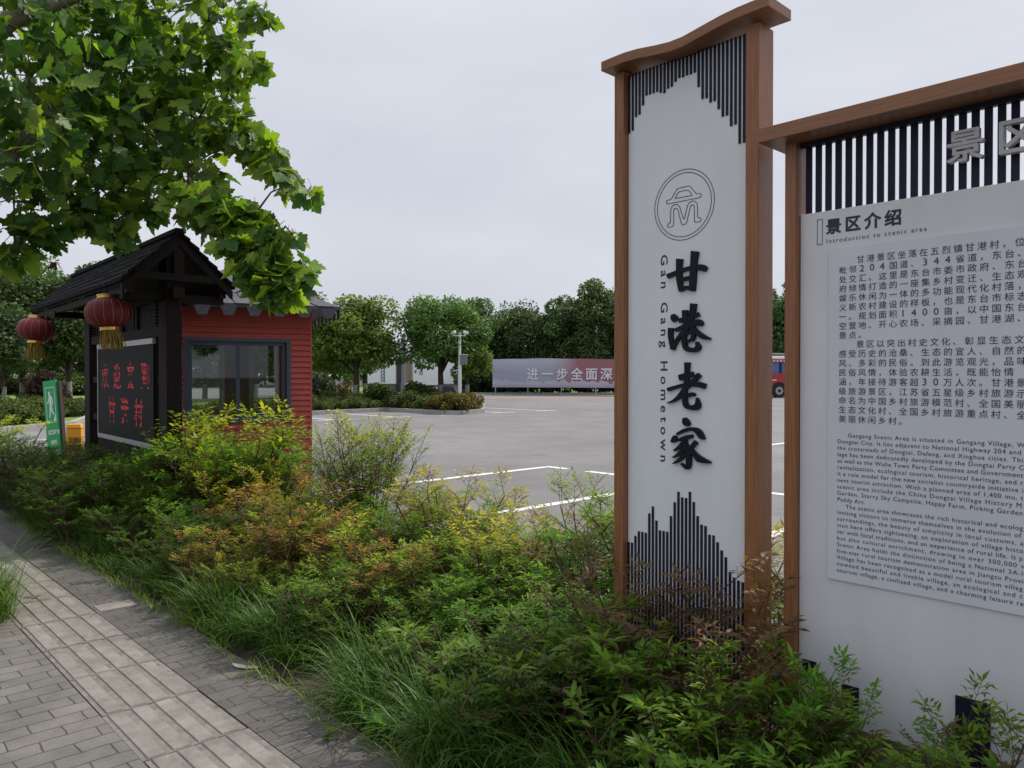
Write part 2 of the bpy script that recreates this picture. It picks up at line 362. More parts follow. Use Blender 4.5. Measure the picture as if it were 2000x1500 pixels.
def fast_mesh(name, V, Fc, cols=None):
    """V (n,3), Fc (m,k) with a constant k; cols (n,3)"""
    me = bpy.data.meshes.new(name); k = Fc.shape[1]
    me.vertices.add(len(V)); me.vertices.foreach_set('co', np.ascontiguousarray(V, dtype=np.float32).ravel())
    me.loops.add(Fc.size); me.loops.foreach_set('vertex_index', np.ascontiguousarray(Fc, dtype=np.int32).ravel())
    me.polygons.add(len(Fc)); me.polygons.foreach_set('loop_start', np.arange(0, Fc.size, k, dtype=np.int32))
    me.update(calc_edges=True)
    if cols is not None:
        a = me.attributes.new('Col', 'FLOAT_COLOR', 'POINT')
        c = np.ones((len(V), 4), dtype=np.float32); c[:, :3] = cols; a.data.foreach_set('color', c.ravel())
    return me

def stamp(TV, TF, P, X, Y, Z, S, C):
    """place a template at points P with axes X,Y,Z scaled by S, coloured C"""
    n, k = len(P), len(TV)
    V = P[:, None, :] + S[:, None, None] * (TV[None, :, 0, None] * X[:, None, :] + TV[None, :, 1, None] * Y[:, None, :] + TV[None, :, 2, None] * Z[:, None, :])
    Fc = (TF[None] + (np.arange(n) * k)[:, None, None]).reshape(-1, TF.shape[1])
    return V.reshape(-1, 3), Fc, np.repeat(C, k, axis=0)

def unit(a): return a / np.maximum(np.linalg.norm(a, axis=-1, keepdims=True), 1e-9)
def frames(D, up):
    """axes with X along D and Z as near up as possible"""
    D = unit(D); Y = np.cross(up, D); bad = np.linalg.norm(Y, axis=1) < 1e-3
    Y[bad] = np.cross(np.array([1.0, 0.2, 0]), D[bad]); Y = unit(Y); Z = np.cross(D, Y)
    return D, Y, Z

def tag(o, label=None, cat=None, group=None, kind=None):
    if label: o['label'] = label
    if cat: o['category'] = cat
    if group: o['group'] = group
    if kind: o['kind'] = kind
    return o
def thing(name, label, cat, loc=(0, 0, 0), rotz=0.0, group=None):
    o = bpy.data.objects.new(name, None); o.empty_display_size = 0.2; COL.objects.link(o)
    o.location = loc; o.rotation_euler = (0, 0, rotz)
    return tag(o, label, cat, group)
def copy_tree(o, parent=None):
    c = o.copy(); COL.objects.link(c)
    if parent: c.parent = parent
    for ch in [x for x in KIDS.get(o.name, [])]: copy_tree(ch, c)
    return c
KIDS = {}
def kids(root, *ch): KIDS.setdefault(root.name, []).extend(ch)

# ------------------------------------------------------------------ writing
def text_mesh(s, size, space=1.0, bold=0.0):
    c = bpy.data.curves.new('writing', 'FONT'); c.body = s; c.size = size; c.space_character = space; c.offset = bold; c.resolution_u = 3
    o = bpy.data.objects.new('writing', c); COL.objects.link(o)
    bpy.context.view_layer.update()
    me = bpy.data.meshes.new_from_object(o.evaluated_get(bpy.context.evaluated_depsgraph_get()))
    V = [v.co.copy() for v in me.vertices]; Fc = [tuple(p.vertices) for p in me.polygons]
    bpy.data.objects.remove(o); bpy.data.curves.remove(c); bpy.data.meshes.remove(me)
    return V, Fc
def fit_text(s, size, width, bold=0.0):
    """spacing chosen so that the line is `width` long"""
    V, _ = text_mesh(s, size, 1.0, bold); w1 = max(v.x for v in V)
    V, _ = text_mesh(s, size, 1.5, bold); w2 = max(v.x for v in V)
    k = 1.0 + 0.5 * (width - w1) / max(w2 - w1, 1e-6)
    return text_mesh(s, size, max(0.6, k), bold)
def embolden(VF, w):
    V, Fc = VF; n = len(V); VV = []; FF = []
    for i, (dx, dz) in enumerate(((0, 0), (1, 0), (-1, 0), (0, 1), (0, -1), (.7, .7), (-.7, .7), (.7, -.7), (-.7, -.7))):
        VV += [Vector((v.x + dx * w, v.y + dz * w, .00004 * i)) for v in V]; FF += [tuple(k + i * n for k in f) for f in Fc]
    return VV, FF
def put_text(mb, VF, x, y, z, depth=0.0):
    """write on an upright plane facing the street"""
    V, Fc = VF
    if depth == 0.0:
        mb.add([(x + v.x, y - v.z, z + v.y) for v in V], Fc)
    else:
        mb.add([(x + v.x, y - depth - v.z, z + v.y) for v in V], Fc)
        # rim: boundary edges
        cnt = {}
        for f in Fc:
            for i in range(len(f)):
                e = (f[i], f[(i + 1) % len(f)]); cnt[e] = cnt.get(e, 0) + 1
        bd = [e for e in cnt if (e[1], e[0]) not in cnt]
        vs = []; fs = []
        for a, b in bd:
            n = len(vs); A, B = V[a], V[b]
            vs += [(x + A.x, y - depth - A.z, z + A.y), (x + B.x, y - depth - B.z, z + B.y), (x + B.x, y - B.z, z + B.y), (x + A.x, y - A.z, z + A.y)]
            fs.append((n, n + 3, n + 2, n + 1))
        mb.add(vs, fs)

def ribbon(path):
    """outline of a brush stroke: path of (u, v, width)"""
    # smooth the path
    P = np.array(path, float)
    if len(P) > 2:
        t = np.arange(len(P)); tt = np.linspace(0, len(P) - 1, (len(P) - 1) * 5 + 1)
        Q = []
        for u in tt:
            i = min(int(u), len(P) - 2); f = u - i
            p0, p1, p2, p3 = P[max(i - 1, 0)], P[i], P[i + 1], P[min(i + 2, len(P) - 1)]
            Q.append(0.5 * ((2 * p1) + (-p0 + p2) * f + (2 * p0 - 5 * p1 + 4 * p2 - p3) * f * f + (-p0 + 3 * p1 - 3 * p2 + p3) * f ** 3))
        P = np.array(Q)
    L, Rr = [], []
    for i in range(len(P)):
        d = P[min(i + 1, len(P) - 1), :2] - P[max(i - 1, 0), :2]; d = d / max(np.linalg.norm(d), 1e-9); n = np.array([-d[1], d[0]])
        w = max(P[i, 2], 4) / 2
        L.append(P[i, :2] + n * w); Rr.append(P[i, :2] - n * w)
    return P, L, Rr
def stroke(mb, path, conv, y_front, y_back):
    P, L, Rr = ribbon(path)
    n = len(P); vs = []
    for a, b in zip(L, Rr):
        A = conv(*a); B = conv(*b)
        vs += [(A[0], y_front, A[2]), (B[0], y_front, B[2]), (A[0], y_back, A[2]), (B[0], y_back, B[2])]
    fs = []
    for i in range(n - 1):
        k = 4 * i; m = k + 4
        fs += [(k, k + 1, m + 1, m), (k + 2, k, m, m + 2), (k + 1, k + 3, m + 3, m + 1)]
    fs += [(0, 2, 3, 1), (4 * n - 4, 4 * n - 3, 4 * n - 1, 4 * n - 2)]
    mb.add(vs, fs)

# ================================================================== THE SETTING
def sheet(name, polys, z, material, kind='structure'):
    mb = MB()
    for p in polys: mb.add([(x, y, z) for x, y in p], [tuple(range(len(p)))])
    o = mb.build(name, material); o['kind'] = kind; return o
sheet('ground', [[(-900, -600), (700, -600), (700, 900), (-900, 900)]], -0.03, 'soil')
LOT_Y = 4.1
sheet('parking_lot', [[(-95, LOT_Y), (60, LOT_Y), (60, 90), (-95, 90)], [(-95, -40), (-13.6, -40), (-13.6, LOT_Y), (-95, LOT_Y)]], 0.0, 'asphalt')
pv = sheet('pavement', [[(-13.6, -3.0), (9, -3.0), (9, 1.0), (-13.6, 1.0)]], 0.0, 'paver')
sheet('pavement_border', [[(-13.6, 1.43), (9, 1.43), (9, 1.75), (-13.6, 1.75)]], 0.0, 'paver_dirt_shade')
sheet('pavement_bed', [[(-13.6, 0.98), (9, 0.98), (9, 1.45), (-13.6, 1.45)]], -0.006, 'joint_dirt')

# ribbed guide slabs
mb = MB(); mb2 = MB(); x = -13.5; k = 0
while x < 6:
    L = 0.545; jx = rnd.uniform(-.004, .004); dz = rnd.uniform(-.003, .003); tw = rnd.uniform(-.004, .004)
    x0, x1 = x + 0.005, x + L - 0.005; y0, y1 = 1.006 + tw, 1.424 + tw
    mb2.box(x0, y0, -0.02, x1, y1, -0.001 + dz)
    for i in range(4):
        yc = y0 + 0.055 + i * 0.0985
        a, b = yc - 0.036, yc + 0.036; zt = 0.0048 + dz; dz0 = dz; dz -= .001
        mb.hexa([(x0 + .006, a, dz + .0002), (x1 - .006, a, dz + .0002), (x1 - .006, b, dz + .0002), (x0 + .006, b, dz + .0002),
                 (x0 + .010, a + .004, zt), (x1 - .010, a + .004, zt), (x1 - .010, b - .004, zt), (x0 + .010, b - .004, zt)]); dz = dz0
    x += L
mb.build('guide_paving', 'tactile')['kind'] = 'structure'; mb2.build('guide_paving_bed', 'tactile_grime')['kind'] = 'structure'
mb = MB()
for (a, b, c, d) in ((-5.52, -3.0, -5.36, 0.985), (-5.50, 1.45, -5.34, 1.67)):
    mb.box(a, b, -0.05, c, d, 0.003)
mb.build('stone_band', 'tactile')['kind'] = 'structure'
# kerbs: back of the hedge bed, front of the bed, tree pit
def kerb(name, pts, w=0.13, h=0.12, z0=-0.05, seg=0.99, material='concrete'):
    mb = MB()
    for (ax, ay), (bx, by) in zip(pts[:-1], pts[1:]):
        a, b = Vector((ax, ay, 0)), Vector((bx, by, 0)); L = (b - a).length; d = (b - a) / L; n = max(1, round(L / seg)); s = L / n
        nn = Vector((-d.y, d.x, 0)) * w / 2
        for i in range(n):
            p = a + d * (i * s + .004); q = a + d * ((i + 1) * s - .004)
            mb.hexa([p - nn + Vector((0, 0, z0)), q - nn + Vector((0, 0, z0)), q + nn + Vector((0, 0, z0)), p + nn + Vector((0, 0, z0)),
                     p - nn + Vector((0, 0, h)), q - nn + Vector((0, 0, h)), q + nn + Vector((0, 0, h)), p + nn + Vector((0, 0, h))])
    o = mb.build(name, material, bevel=0.008); o['kind'] = 'structure'; return o
kerb('hedge_kerb', [(9, LOT_Y - 0.07), (-13.55, LOT_Y - 0.07), (-13.55, 1.7)], h=0.10)
# painted bay lines (a sheet a few millimetres above the asphalt)
mb = MB()
def line(x0, y0, x1, y1, w=0.14, z=0.004):
    a, b = Vector((x0, y0, 0)), Vector((x1, y1, 0)); d = (b - a).normalized(); n = Vector((-d.y, d.x, 0)) * w / 2
    mb.add([(p.x, p.y, z) for p in (a - n, b - n, b + n, a + n)], [(0, 1, 2, 3)])
for k in range(0, 6):
    xb = -8.82 + 2.62 * k
    line(xb, 4.25, xb, 9.12)
    line(xb - .055, 9.175, xb + .42, 9.175)
    line(xb + .84, 9.175, xb + 2.565, 9.175)
for k in range(-5, 10):
    xb = -8.3 + 2.62 * k
    if -9 < xb < 6: line(xb, 15.56, xb, 20.3); line(xb - 1.2, 15.5, xb + .1, 15.5); line(xb - 1.2, 20.36, xb + .1, 20.36)
for k in range(6):
    yb = 11.0 + 2.62 * k
    line(-28.0, yb, -23.35, yb + .1); line(-23.3, yb - .6, -23.3, yb + .7)
mb.build('bay_lines', 'line_paint')['kind'] = 'structure'
c0, c1 = cz(905, 51), cz(1700, 54); c2, c3 = cz(1700, 57), cz(905, 55)
sheet('tan_strip', [[(p.x, p.y) for p in (c0, c1, c2, c3)]], 0.006, 'line_yellow')
mb = MB()
for X0, X1, Z in ((-14.6, -13.6, 18.3), (-14.0, -12.6, 17.4)):
    pass
a = gr(30, 862); b = gr(105, 858); line(a.x, a.y, b.x, b.y, 0.12)
mb.build('entrance_line', 'line_paint')['kind'] = 'structure'

# planted islands and verges
ISL = [(-25.9, 9.0), (-27.6, 18.75), (-23.6, 18.75), (-23.15, 19.2), (-23.85, 20.9), (-28.5, 25.0), (-46, 25.0), (-46, 9.0)]
sheet('island_soil', [ISL], 0.05, 'lawn')
kerb('island_kerb', ISL + [ISL[0]], w=0.16, h=0.16)
VER = [(-21.5, -30), (-23.6, 3.6), (-25.6, 6.2), (-33, 9), (-50, 14.5), (-92, 25), (-92, -30)]
sheet('verge_lawn', [VER], 0.07, 'lawn')
kerb('verge_kerb', VER[:6], w=0.16, h=0.16)
far = [cz(560, 63), cz(2300, 63), cz(2300, 140), cz(560, 140)]
sheet('far_verge', [[(p.x, p.y) for p in far]], 0.06, 'lawn')
kerb('far_kerb', [(far[0].x, far[0].y), (far[1].x, far[1].y)], w=0.2, h=0.16, seg=1.5)

# ================================================================== TALL NAME SIGN (left, with the lattice top)
Y0 = 3.0                                            # front plane of its posts
py = thing('name_sign', 'tall narrow white sign panel in a brown wood frame with four big black brush characters', 'sign', (-2.04, Y0 + 0.06, 0))
def W(o): return Matrix.Translation(-o.location)    # parts are authored in world space and shifted under their thing
def part(mb, name, material, root, **kw):
    M = Matrix.Rotation(-root.rotation_euler.z, 4, 'Z') @ Matrix.Translation(-root.location)
    mb.v = [tuple(M @ Vector(v)) for v in mb.v]
    o = mb.build(name, material, root, **kw); kids(root, o); return o
XL, XR = -2.43, -1.65
part(MB().box(XL, Y0, -0.03, XL + .058, Y0 + .125, 3.00), 'post', 'wood_frame', py, bevel=.003)
part(MB().box(XR - .062, Y0, -0.03, XR, Y0 + .125, 3.00), 'post', 'wood_frame', py, bevel=.003)
# saddle-shaped cap
prof = [(-2.462, 3.052), (-2.40, 3.054), (-2.32, 3.055), (-2.24, 3.049), (-2.14, 3.034), (-2.06, 3.025), (-1.99, 3.026), (-1.90, 3.040), (-1.80, 3.055), (-1.72, 3.062), (-1.65, 3.064), (-1.572, 3.064)]
mb = MB(); vs = []
for x, z in prof: vs += [(x, Y0 - .065, z), (x, Y0 + .13, z), (x, Y0 - .065, z - .047), (x, Y0 + .13, z - .047)]
fs = []
for i in range(len(prof) - 1):
    k = 4 * i; m = k + 4
    fs += [(k, m, m + 1, k + 1), (k + 2, k + 3, m + 3, m + 2), (k, k + 2, m + 2, m), (k + 1, m + 1, m + 3, k + 3)]
n = 4 * (len(prof) - 1); fs += [(0, 1, 3, 2), (n, n + 2, n + 3, n + 1)]
mb.add(vs, fs); part(mb, 'cap', 'wood_cap', py, bevel=.003)
YP = Y0 + .036                                      # face of the white panel
mb = MB().box(XL + .062, YP, 0.10, XR - .078, YP + .045, 2.975); part(mb, 'panel', 'panel_white', py)
mb = MB().box(XR - .0775, YP + .004, 0.10, XR - .066, YP + .06, 2.97); part(mb, 'side_strip', 'panel_edge', py)
YB = YP - .004
def PX(px, py_): return on_t(px, py_, YP)
mb = MB()
z2 = [(203, 612), (215, 600), (232, 537), (245, 527), (261, 485), (276, 440), (291, 435), (307, 430), (323, 424), (340, 428), (354, 430), (371, 410), (386, 402), (402, 380), (418, 363), (434, 360), (450, 352), (467, 347), (484, 340), (502, 405), (519, 460), (537, 457), (554, 477), (572, 470), (590, 507), (608, 542), (626, 537), (645, 585), (663, 578), (681, 666), (699, 662)]
xa, xb = XL + .067, XR - .088
for i, (zx, zy) in enumerate(z2):
    xc = xa + (xb - xa) * i / 30; zb = PX(1150 + zx / 2.353, zy / 2.353).z
    mb.box(xc - .0062, YB, zb, xc + .0062, YP - .0005, 2.985)
part(mb, 'upper_bars', 'slat_navy', py)
mb = MB()
z3 = [533, 540, 480, 440, 445, 452, 283, 222, 345, 430, 434, 440, 305, 184, 93, 142, 147, 93, 181, 303, 376, 388, 462, 468, 527, 597, 655, 780, 830, 855, 870]
xs3 = [168, 198, 226, 254, 282, 310, 339, 367, 398, 426, 455, 485, 515, 545, 574, 605, 635, 667, 698, 730, 761, 793, 826, 858, 891, 924, 957, 990, 1024, 1058, 1091]
for i, zy in enumerate(z3):
    xc = xa + (xb - xa) * i / 30; zt = PX(1200 + xs3[i] / 4.413, 940 + zy / 4.413).z
    mb.box(xc - .0060, YB, 0.105, xc + .0060, YP - .0005, zt)
part(mb, 'lower_bars', 'slat_navy', py)
# seal
A, B = PX(1278, 400), PX(1395.6, 400); cx = (A.x + B.x) / 2; rad = (B.x - A.x) / 2
zc = (PX(1347, 328.7).z + PX(1328, 470.9).z) / 2
mb = MB()
def ring(r, w=.0032, n=72):
    vs = []; fs = []
    for i in range(n):
        a = 2 * math.pi * i / n
        for rr in (r - w / 2, r + w / 2): vs.append((cx + rr * math.cos(a), YP - .0015, zc + rr * math.sin(a)))
    for i in range(n):
        j = (i + 1) % n; fs.append((2 * i, 2 * i + 1, 2 * j + 1, 2 * j))
    mb.add(vs, fs)
ring(rad - .002); ring(rad * .895)
def e5(u, v): return PX(1260 + u / 8.825, 310 + v / 8.825)
def outline(pts, closed=True, w=11):
    pts = list(pts)
    if closed: pts = pts + pts[:1]
    for a, b in zip(pts[:-1], pts[1:]):
        d = np.array(b, float) - np.array(a, float); L = np.linalg.norm(d)
        if L < 1: continue
        d /= L; nrm = np.array([-d[1], d[0]]) * w / 2; a2 = np.array(a) - d * w * .35; b2 = np.array(b) + d * w * .35
        q = [e5(*(a2 + nrm)), e5(*(b2 + nrm)), e5(*(b2 - nrm)), e5(*(a2 - nrm))]
        mb.add([(p.x, YP - .0015 - .00002 * (len(mb.f) % 9), p.z) for p in q], [(0, 1, 2, 3)])
outline([(365, 750), (375, 725), (430, 712), (455, 690), (545, 535), (570, 518), (755, 475), (785, 495), (870, 605), (895, 613), (945, 606), (968, 632), (950, 668), (930, 678), (390, 787), (368, 778)])
outline([(515, 690), (560, 600), (590, 575), (715, 548), (745, 555), (800, 615), (800, 637), (780, 645), (525, 692)])
outline([(380, 1165), (395, 1130), (435, 1100), (438, 900), (450, 855), (475, 815), (515, 795), (560, 800), (595, 840), (655, 1035), (668, 1045), (680, 1020), (725, 820), (755, 765), (800, 738), (850, 738), (885, 770), (900, 820), (903, 1000), (915, 1022), (950, 1025), (966, 1055), (945, 1090), (870, 1102), (848, 1085), (843, 830), (825, 800), (795, 805), (778, 830), (712, 1110), (690, 1132), (640, 1140), (622, 1120), (560, 880), (535, 858), (505, 865), (490, 890), (490, 1145), (465, 1175), (400, 1187)])
part(mb, 'seal', 'ink', py)
# the four brush characters, cut from thick black board
def c3(u, v): return PX(1260 + u / 6.818, 480 + v / 6.818)
def c4(u, v): return PX(1260 + u / 6.818, 700 + v / 6.818)
CH = [('character', c3, [
    [(308, 412, 58), (430, 362, 52), (550, 318, 50), (690, 290, 62), (775, 298, 88), (828, 322, 62)],
    [(472, 180, 84), (466, 300, 70), (470, 450, 72), (492, 612, 48)], [(676, 78, 98), (660, 250, 82), (650, 450, 84), (642, 606, 72)],
    [(490, 462, 50), (540, 446, 50), (604, 434, 58)], [(485, 580, 68), (560, 562, 48), (650, 565, 64)]]),
    ('character', c3, [
    [(385, 915, 40), (400, 960, 88), (424, 1004, 66)], [(466, 1000, 60), (540, 985, 66), (620, 960, 50), (732, 912, 56)],
    [(360, 1095, 64), (355, 1200, 60), (388, 1380, 56)], [(385, 1384, 40), (430, 1280, 46), (512, 1150, 40)],
    [(546, 860, 72), (550, 950, 66), (562, 1070, 60)], [(660, 772, 78), (645, 900, 72), (608, 1050, 60)],
    [(418, 1128, 46), (520, 1085, 52), (640, 1048, 60), (735, 1022, 82), (776, 1062, 44)],
    [(605, 1060, 60), (540, 1140, 50), (445, 1240, 36)], [(636, 1080, 58), (720, 1160, 58), (790, 1212, 62), (885, 1242, 22)],
    [(556, 1178, 36), (640, 1140, 44), (662, 1200, 54), (636, 1270, 40)], [(556, 1280, 30), (650, 1250, 36)],
    [(545, 1150, 50), (536, 1280, 54), (574, 1372, 60), (680, 1388, 62), (726, 1350, 68), (704, 1282, 28)]]),
    ('character', c4, [
    [(577, 52, 72), (575, 150, 64), (570, 260, 60), (558, 380, 60)], [(468, 258, 76), (560, 235, 82), (662, 205, 60)],
    [(316, 416, 48), (450, 375, 44), (580, 350, 54), (720, 345, 70), (820, 374, 72)],
    [(742, 212, 62), (670, 290, 60), (570, 380, 60), (480, 500, 56), (400, 562, 34), (312, 592, 8)],
    [(570, 502, 44), (640, 476, 50), (682, 490, 36)],
    [(552, 400, 56), (545, 520, 60), (562, 620, 64), (620, 652, 56), (716, 636, 84), (710, 522, 18)]]),
    ('character', c4, [
    [(538, 790, 38), (562, 848, 92), (608, 888, 46)], [(418, 1026, 36), (404, 1082, 76), (366, 1108, 26)],
    [(438, 1010, 26), (540, 960, 46), (650, 938, 46), (722, 972, 74), (772, 1040, 70), (812, 1072, 20)],
    [(458, 1090, 32), (560, 1056, 60), (652, 1030, 40)], [(562, 1080, 50), (490, 1170, 56), (402, 1228, 20)],
    [(540, 1110, 50), (590, 1220, 70), (602, 1330, 66), (590, 1450, 60), (500, 1400, 22)],
    [(532, 1210, 44), (460, 1280, 44), (384, 1320, 10)], [(562, 1260, 44), (480, 1350, 44), (388, 1400, 10)],
    [(700, 1108, 62), (640, 1180, 50), (588, 1224, 48)], [(606, 1190, 50), (690, 1280, 58), (752, 1342, 82), (892, 1386, 22)]])]
for nm, conv, strokes in CH:
    mb = MB()
    for i, s in enumerate(strokes): stroke(mb, s, conv, YP - .014 - .0004 * i, YP - .0003)
    part(mb, nm, 'letter_black', py)
# small upright line, read turned a quarter to the right
mb = MB(); TV = text_mesh('Gan Gang Hometown', 1.0, 1.55, .012)
w = max(v.x for v in TV[0])
p0, p1 = PX(1297, 497), PX(1297, 902); s = .0555; kx = (p0.z - p1.z) / w
mb.add([(p0.x - .018 + v.y * s, YP - .0012, p0.z - v.x * kx) for v in TV[0]], TV[1]); part(mb, 'lettering', 'ink', py)

# ================================================================== WIDE INFORMATION BOARD (right)
BX0, BX1 = -1.53, 1.45; YF = 3.0
bd = thing('information_board', 'wide white board of Chinese and English text under a brown cap with dark slats', 'sign', (-0.04, YF + .05, 0))
part(MB().box(BX0, YF - .005, -0.03, BX0 + .048, YF + .11, 2.46), 'post', 'wood_frame', bd, bevel=.003)
part(MB().box(BX1 - .048, YF - .005, -0.03, BX1, YF + .11, 2.46), 'post', 'wood_frame', bd, bevel=.003)
part(MB().box(-1.60, YF - .10, 2.455, BX1 + .07, YF + .13, 2.513), 'cap', 'wood_cap', bd, bevel=.003)
YQ = YF + .032
part(MB().box(BX0 + .050, YQ, 0.12, BX1 - .05, YQ + .05, 2.162), 'panel', 'board_white', bd, bevel=.002)
mb = MB(); x = -1.455
while x < BX1 - .08:
    mb.box(x - .0128, YF + .052, 2.164, x + .0128, YF + .058, 2.455); x += .0404
part(mb, 'slat_screen', 'slat_navy', bd)
part(MB().box(BX0 + .05, YF + .03, 2.434, BX1 - .05, YF + .044, 2.4545), 'top_rail', 'slat_navy', bd)
mb = MB().box(-1.358, YQ - .008, 0.693, 1.30, YQ - .0002, 2.006); part(mb, 'text_plate', 'plate_grey', bd)
YT = YQ - .0095
for a, b, c, d in ((-1.462, .262, -1.405, .34), (-1.404, .10, -1.380, .30), (-1.30, .10, -1.235, .285), (-.895, .10, -.785, .362)):
    part(MB().box(a, YQ - .006, b, c, YQ - .0003, d), 'lower_block', 'slat_navy', bd)
# heading
mb = MB()
def BXZ(px, py_): return on_t(px, py_, YQ)
h0 = BXZ(1612, 456); h1 = BXZ(1758, 430)
put_text(mb, embolden(fit_text('景区介绍', .0635, h1.x - h0.x), .0021), h0.x, YQ - .0012, h0.z)
i0 = BXZ(1613, 476); i1 = BXZ(1809, 451)
put_text(mb, fit_text('Introduction to scenic area', .0245, i1.x - i0.x), i0.x, YQ - .0012, i0.z)
a, b = BXZ(1595, 430), BXZ(1606, 478)
wl = .0022
for q in ((a.x, b.z, a.x + wl, a.z), (b.x - wl, b.z, b.x, a.z), (a.x + wl, a.z - wl, b.x - wl, a.z), (a.x + wl, b.z, b.x - wl, b.z + wl)):
    mb.add([(q[0], YQ - .0012, q[1]), (q[2], YQ - .0012, q[1]), (q[2], YQ - .0012, q[3]), (q[0], YQ - .0012, q[3])], [(0, 1, 2, 3)])
part(mb, 'heading', 'ink', bd)
CN = ['甘港景区坐落在五烈镇甘港村，位于', '毗邻204国道、344省道，东台、大丰', '处交汇。这里是东台市委市政府、东台', '府倾情打造的一座集乡村变迁、生态观', '娱乐休闲为一体的多功能现代化村落，',
      '义新农村建设的样板，也是东台市标志', '一。规划面积1400亩，以中国东台村', '空营地、开心农场、采摘园、甘港湖、', '景点。', '景区以突出村史文化、彰显生态文', '感受历史的沧桑、生态的宜人、自然的',
      '风、多彩的民俗。到此游览观光，品味', '民俗风情，体验农耕生活，既能怡情', '涵，年接待游客超30万人次。甘港景区', '级旅游景区，江苏省五星级乡村旅游示', '命名为中国乡村旅游模范村、全国美丽', '生态文化村、全国乡村旅游重点村、全', '美丽休闲乡村。']
mb = MB()
x0 = on_t(1638, 530, YT).x; zr2 = on_t(1640, 528.8, YT).z; zr18 = on_t(1640, 817.8, YT).z; pitch = (zr2 - zr18) / 16
CP = .0377; GLYPH = {}
for r, s in enumerate(CN):
    xs = x0 + (CP * 1.8 if r in (0, 9) else 0)
    z = zr2 - (r - 1) * pitch - .0115
    for i, ch in enumerate(s):          # every character, figures too, keeps its own square
        if ch not in GLYPH: GLYPH[ch] = text_mesh(ch, .037 if ch.isdigit() else .0308)
        put_text(mb, GLYPH[ch], xs + i * CP + (.004 if ch.isdigit() else 0), YT, z)
part(mb, 'chinese_text', 'ink', bd)
EN = [('Gangang Scenic Area is situated in Gangang Village, W', 2003, .022), ('Dongtai City. It lies adjacent to National Highway 204 and', 1995, 0), ('the crossroads of Dongtai, Dafeng, and Xinghua cities. Thi', 1999, 0), ('lage has been dedicatedly developed by the Dongtai Party C', 2001, 0), ('as well as the Wulie Town Party Committee and Government', 2000, 0),
      ('revitalization, ecological tourism, historical heritage, and r', 2000, 0), ('it a role model for the new socialist countryside initiative i', 2000, 0), ('nent tourist attraction. With a planned area of 1,400 mu, t', 2000, 0), ('scenic area include the China Dongtai Village History M', 1997, 0), ('Garden, Starry Sky Campsite, Happy Farm, Picking Garden', 1999, 0), ('Paddy Art.', 1690, 0),
      ('The scenic area showcases the rich historical and ecolog', 2000, .018), ('inviting visitors to immerse themselves in the evolution of', 1997, 0), ('surroundings, the beauty of simplicity in local customs, a', 2001, 0), ('visit here offers sightseeing, an exploration of village histo', 2001, 0), ('ter with local traditions, and an experience of rural life. It p', 2000, 0), ('but also cultural enrichment, drawing in over 300,000 v', 2003, 0),
      ('Scenic Area holds the distinction of being a National 3A-l', 2000, 0), ('five-star rural tourism demonstration area in Jiangsu Provi', 2001, 0), ('Village has been recognized as a model rural tourism villag', 2000, 0), ('nowned beautiful and livable village, an ecological and c', 2000, 0), ('tourism village, a civilized village, and a charming leisure re', 2002, 0)]
mb = MB()
ze2 = on_t(1637, 861.3, YT).z; ze22 = on_t(1637, 1113.3, YT).z; ep = (ze2 - ze22) / 20
xe = on_t(1636, 900, YT).x
for r, (s, pxr, ind) in enumerate(EN):
    xr = on_t(pxr, 900, YT).x; xs = xe + ind * 1.9
    put_text(mb, fit_text(s, .0225, xr - xs), xs, YT, ze2 - (r - 1) * ep - .0085)
part(mb, 'english_text', 'ink', bd)
# raised metal characters on the slats
for ch, a, b, y0, y1 in (('景', 1846, 1918, 240, 314), ('区', 1948, 2024, 222, 290)):
    mb = MB(); p = on_t(a, y1, YF + .012); p2 = on_t(b, y1, YF + .012); zt = on_t((a + b) / 2, y0, YF + .012).z
    V, Fc = embolden(text_mesh(ch, 1.0, 1.0), .019); xs_ = [v.x for v in V]; ys_ = [v.y for v in V]
    sx = (p2.x - p.x) / (max(xs_) - min(xs_)); H = .112; sy = H / (max(ys_) - min(ys_)); zb = 2.255
    V = [Vector(((v.x - min(xs_)) * sx, (v.y - min(ys_)) * sy, v.z)) for v in V]
    put_text(mb, (V, Fc), p.x, YF + .040, zb, depth=.028)
    part(mb, 'raised_character', 'letter_metal', bd)

# ================================================================== GUARD BOOTH
KW = 1.80; KD = 2.0
kr = gr(605.5, 951); KA = math.atan2(.943, .3326)
kdir = Vector((math.cos(KA), math.sin(KA), 0))
ko = kr - kdir * KW
ks = thing('guard_booth', 'red clapboard guard booth with a sliding window and grey shingle roof', 'booth', (ko.x, ko.y, 0), KA)
KH = 2.42
WX0, WX1, WZ0, WZ1 = .235, KW - .265, .90, 1.995      # front window hole
def clap(mb, x0, x1, z0, z1, f):                      # clapboards on a wall; f(u, out, z) -> point
    h = .074; z = z0
    while z < z1 - .005:
        zt = min(z + h, z1)
        mb.add([f(x0, .032, z), f(x1, .032, z), f(x1, .006, zt), f(x0, .006, zt), f(x0, 0, z), f(x1, 0, z), f(x1, 0, zt), f(x0, 0, zt)],
               [(0, 1, 2, 3), (0, 4, 5, 1), (1, 5, 6, 2), (3, 7, 4, 0), (2, 6, 7, 3)])
        z += h
def wall_holes(mb, u0, u1, z1, hole, f):
    u = u0
    for a, b, c, d in hole:
        clap(mb, u, a, 0, z1, f); clap(mb, a, b, 0, c, f); clap(mb, a, b, d, z1, f); u = b
    clap(mb, u, u1, 0, z1, f)
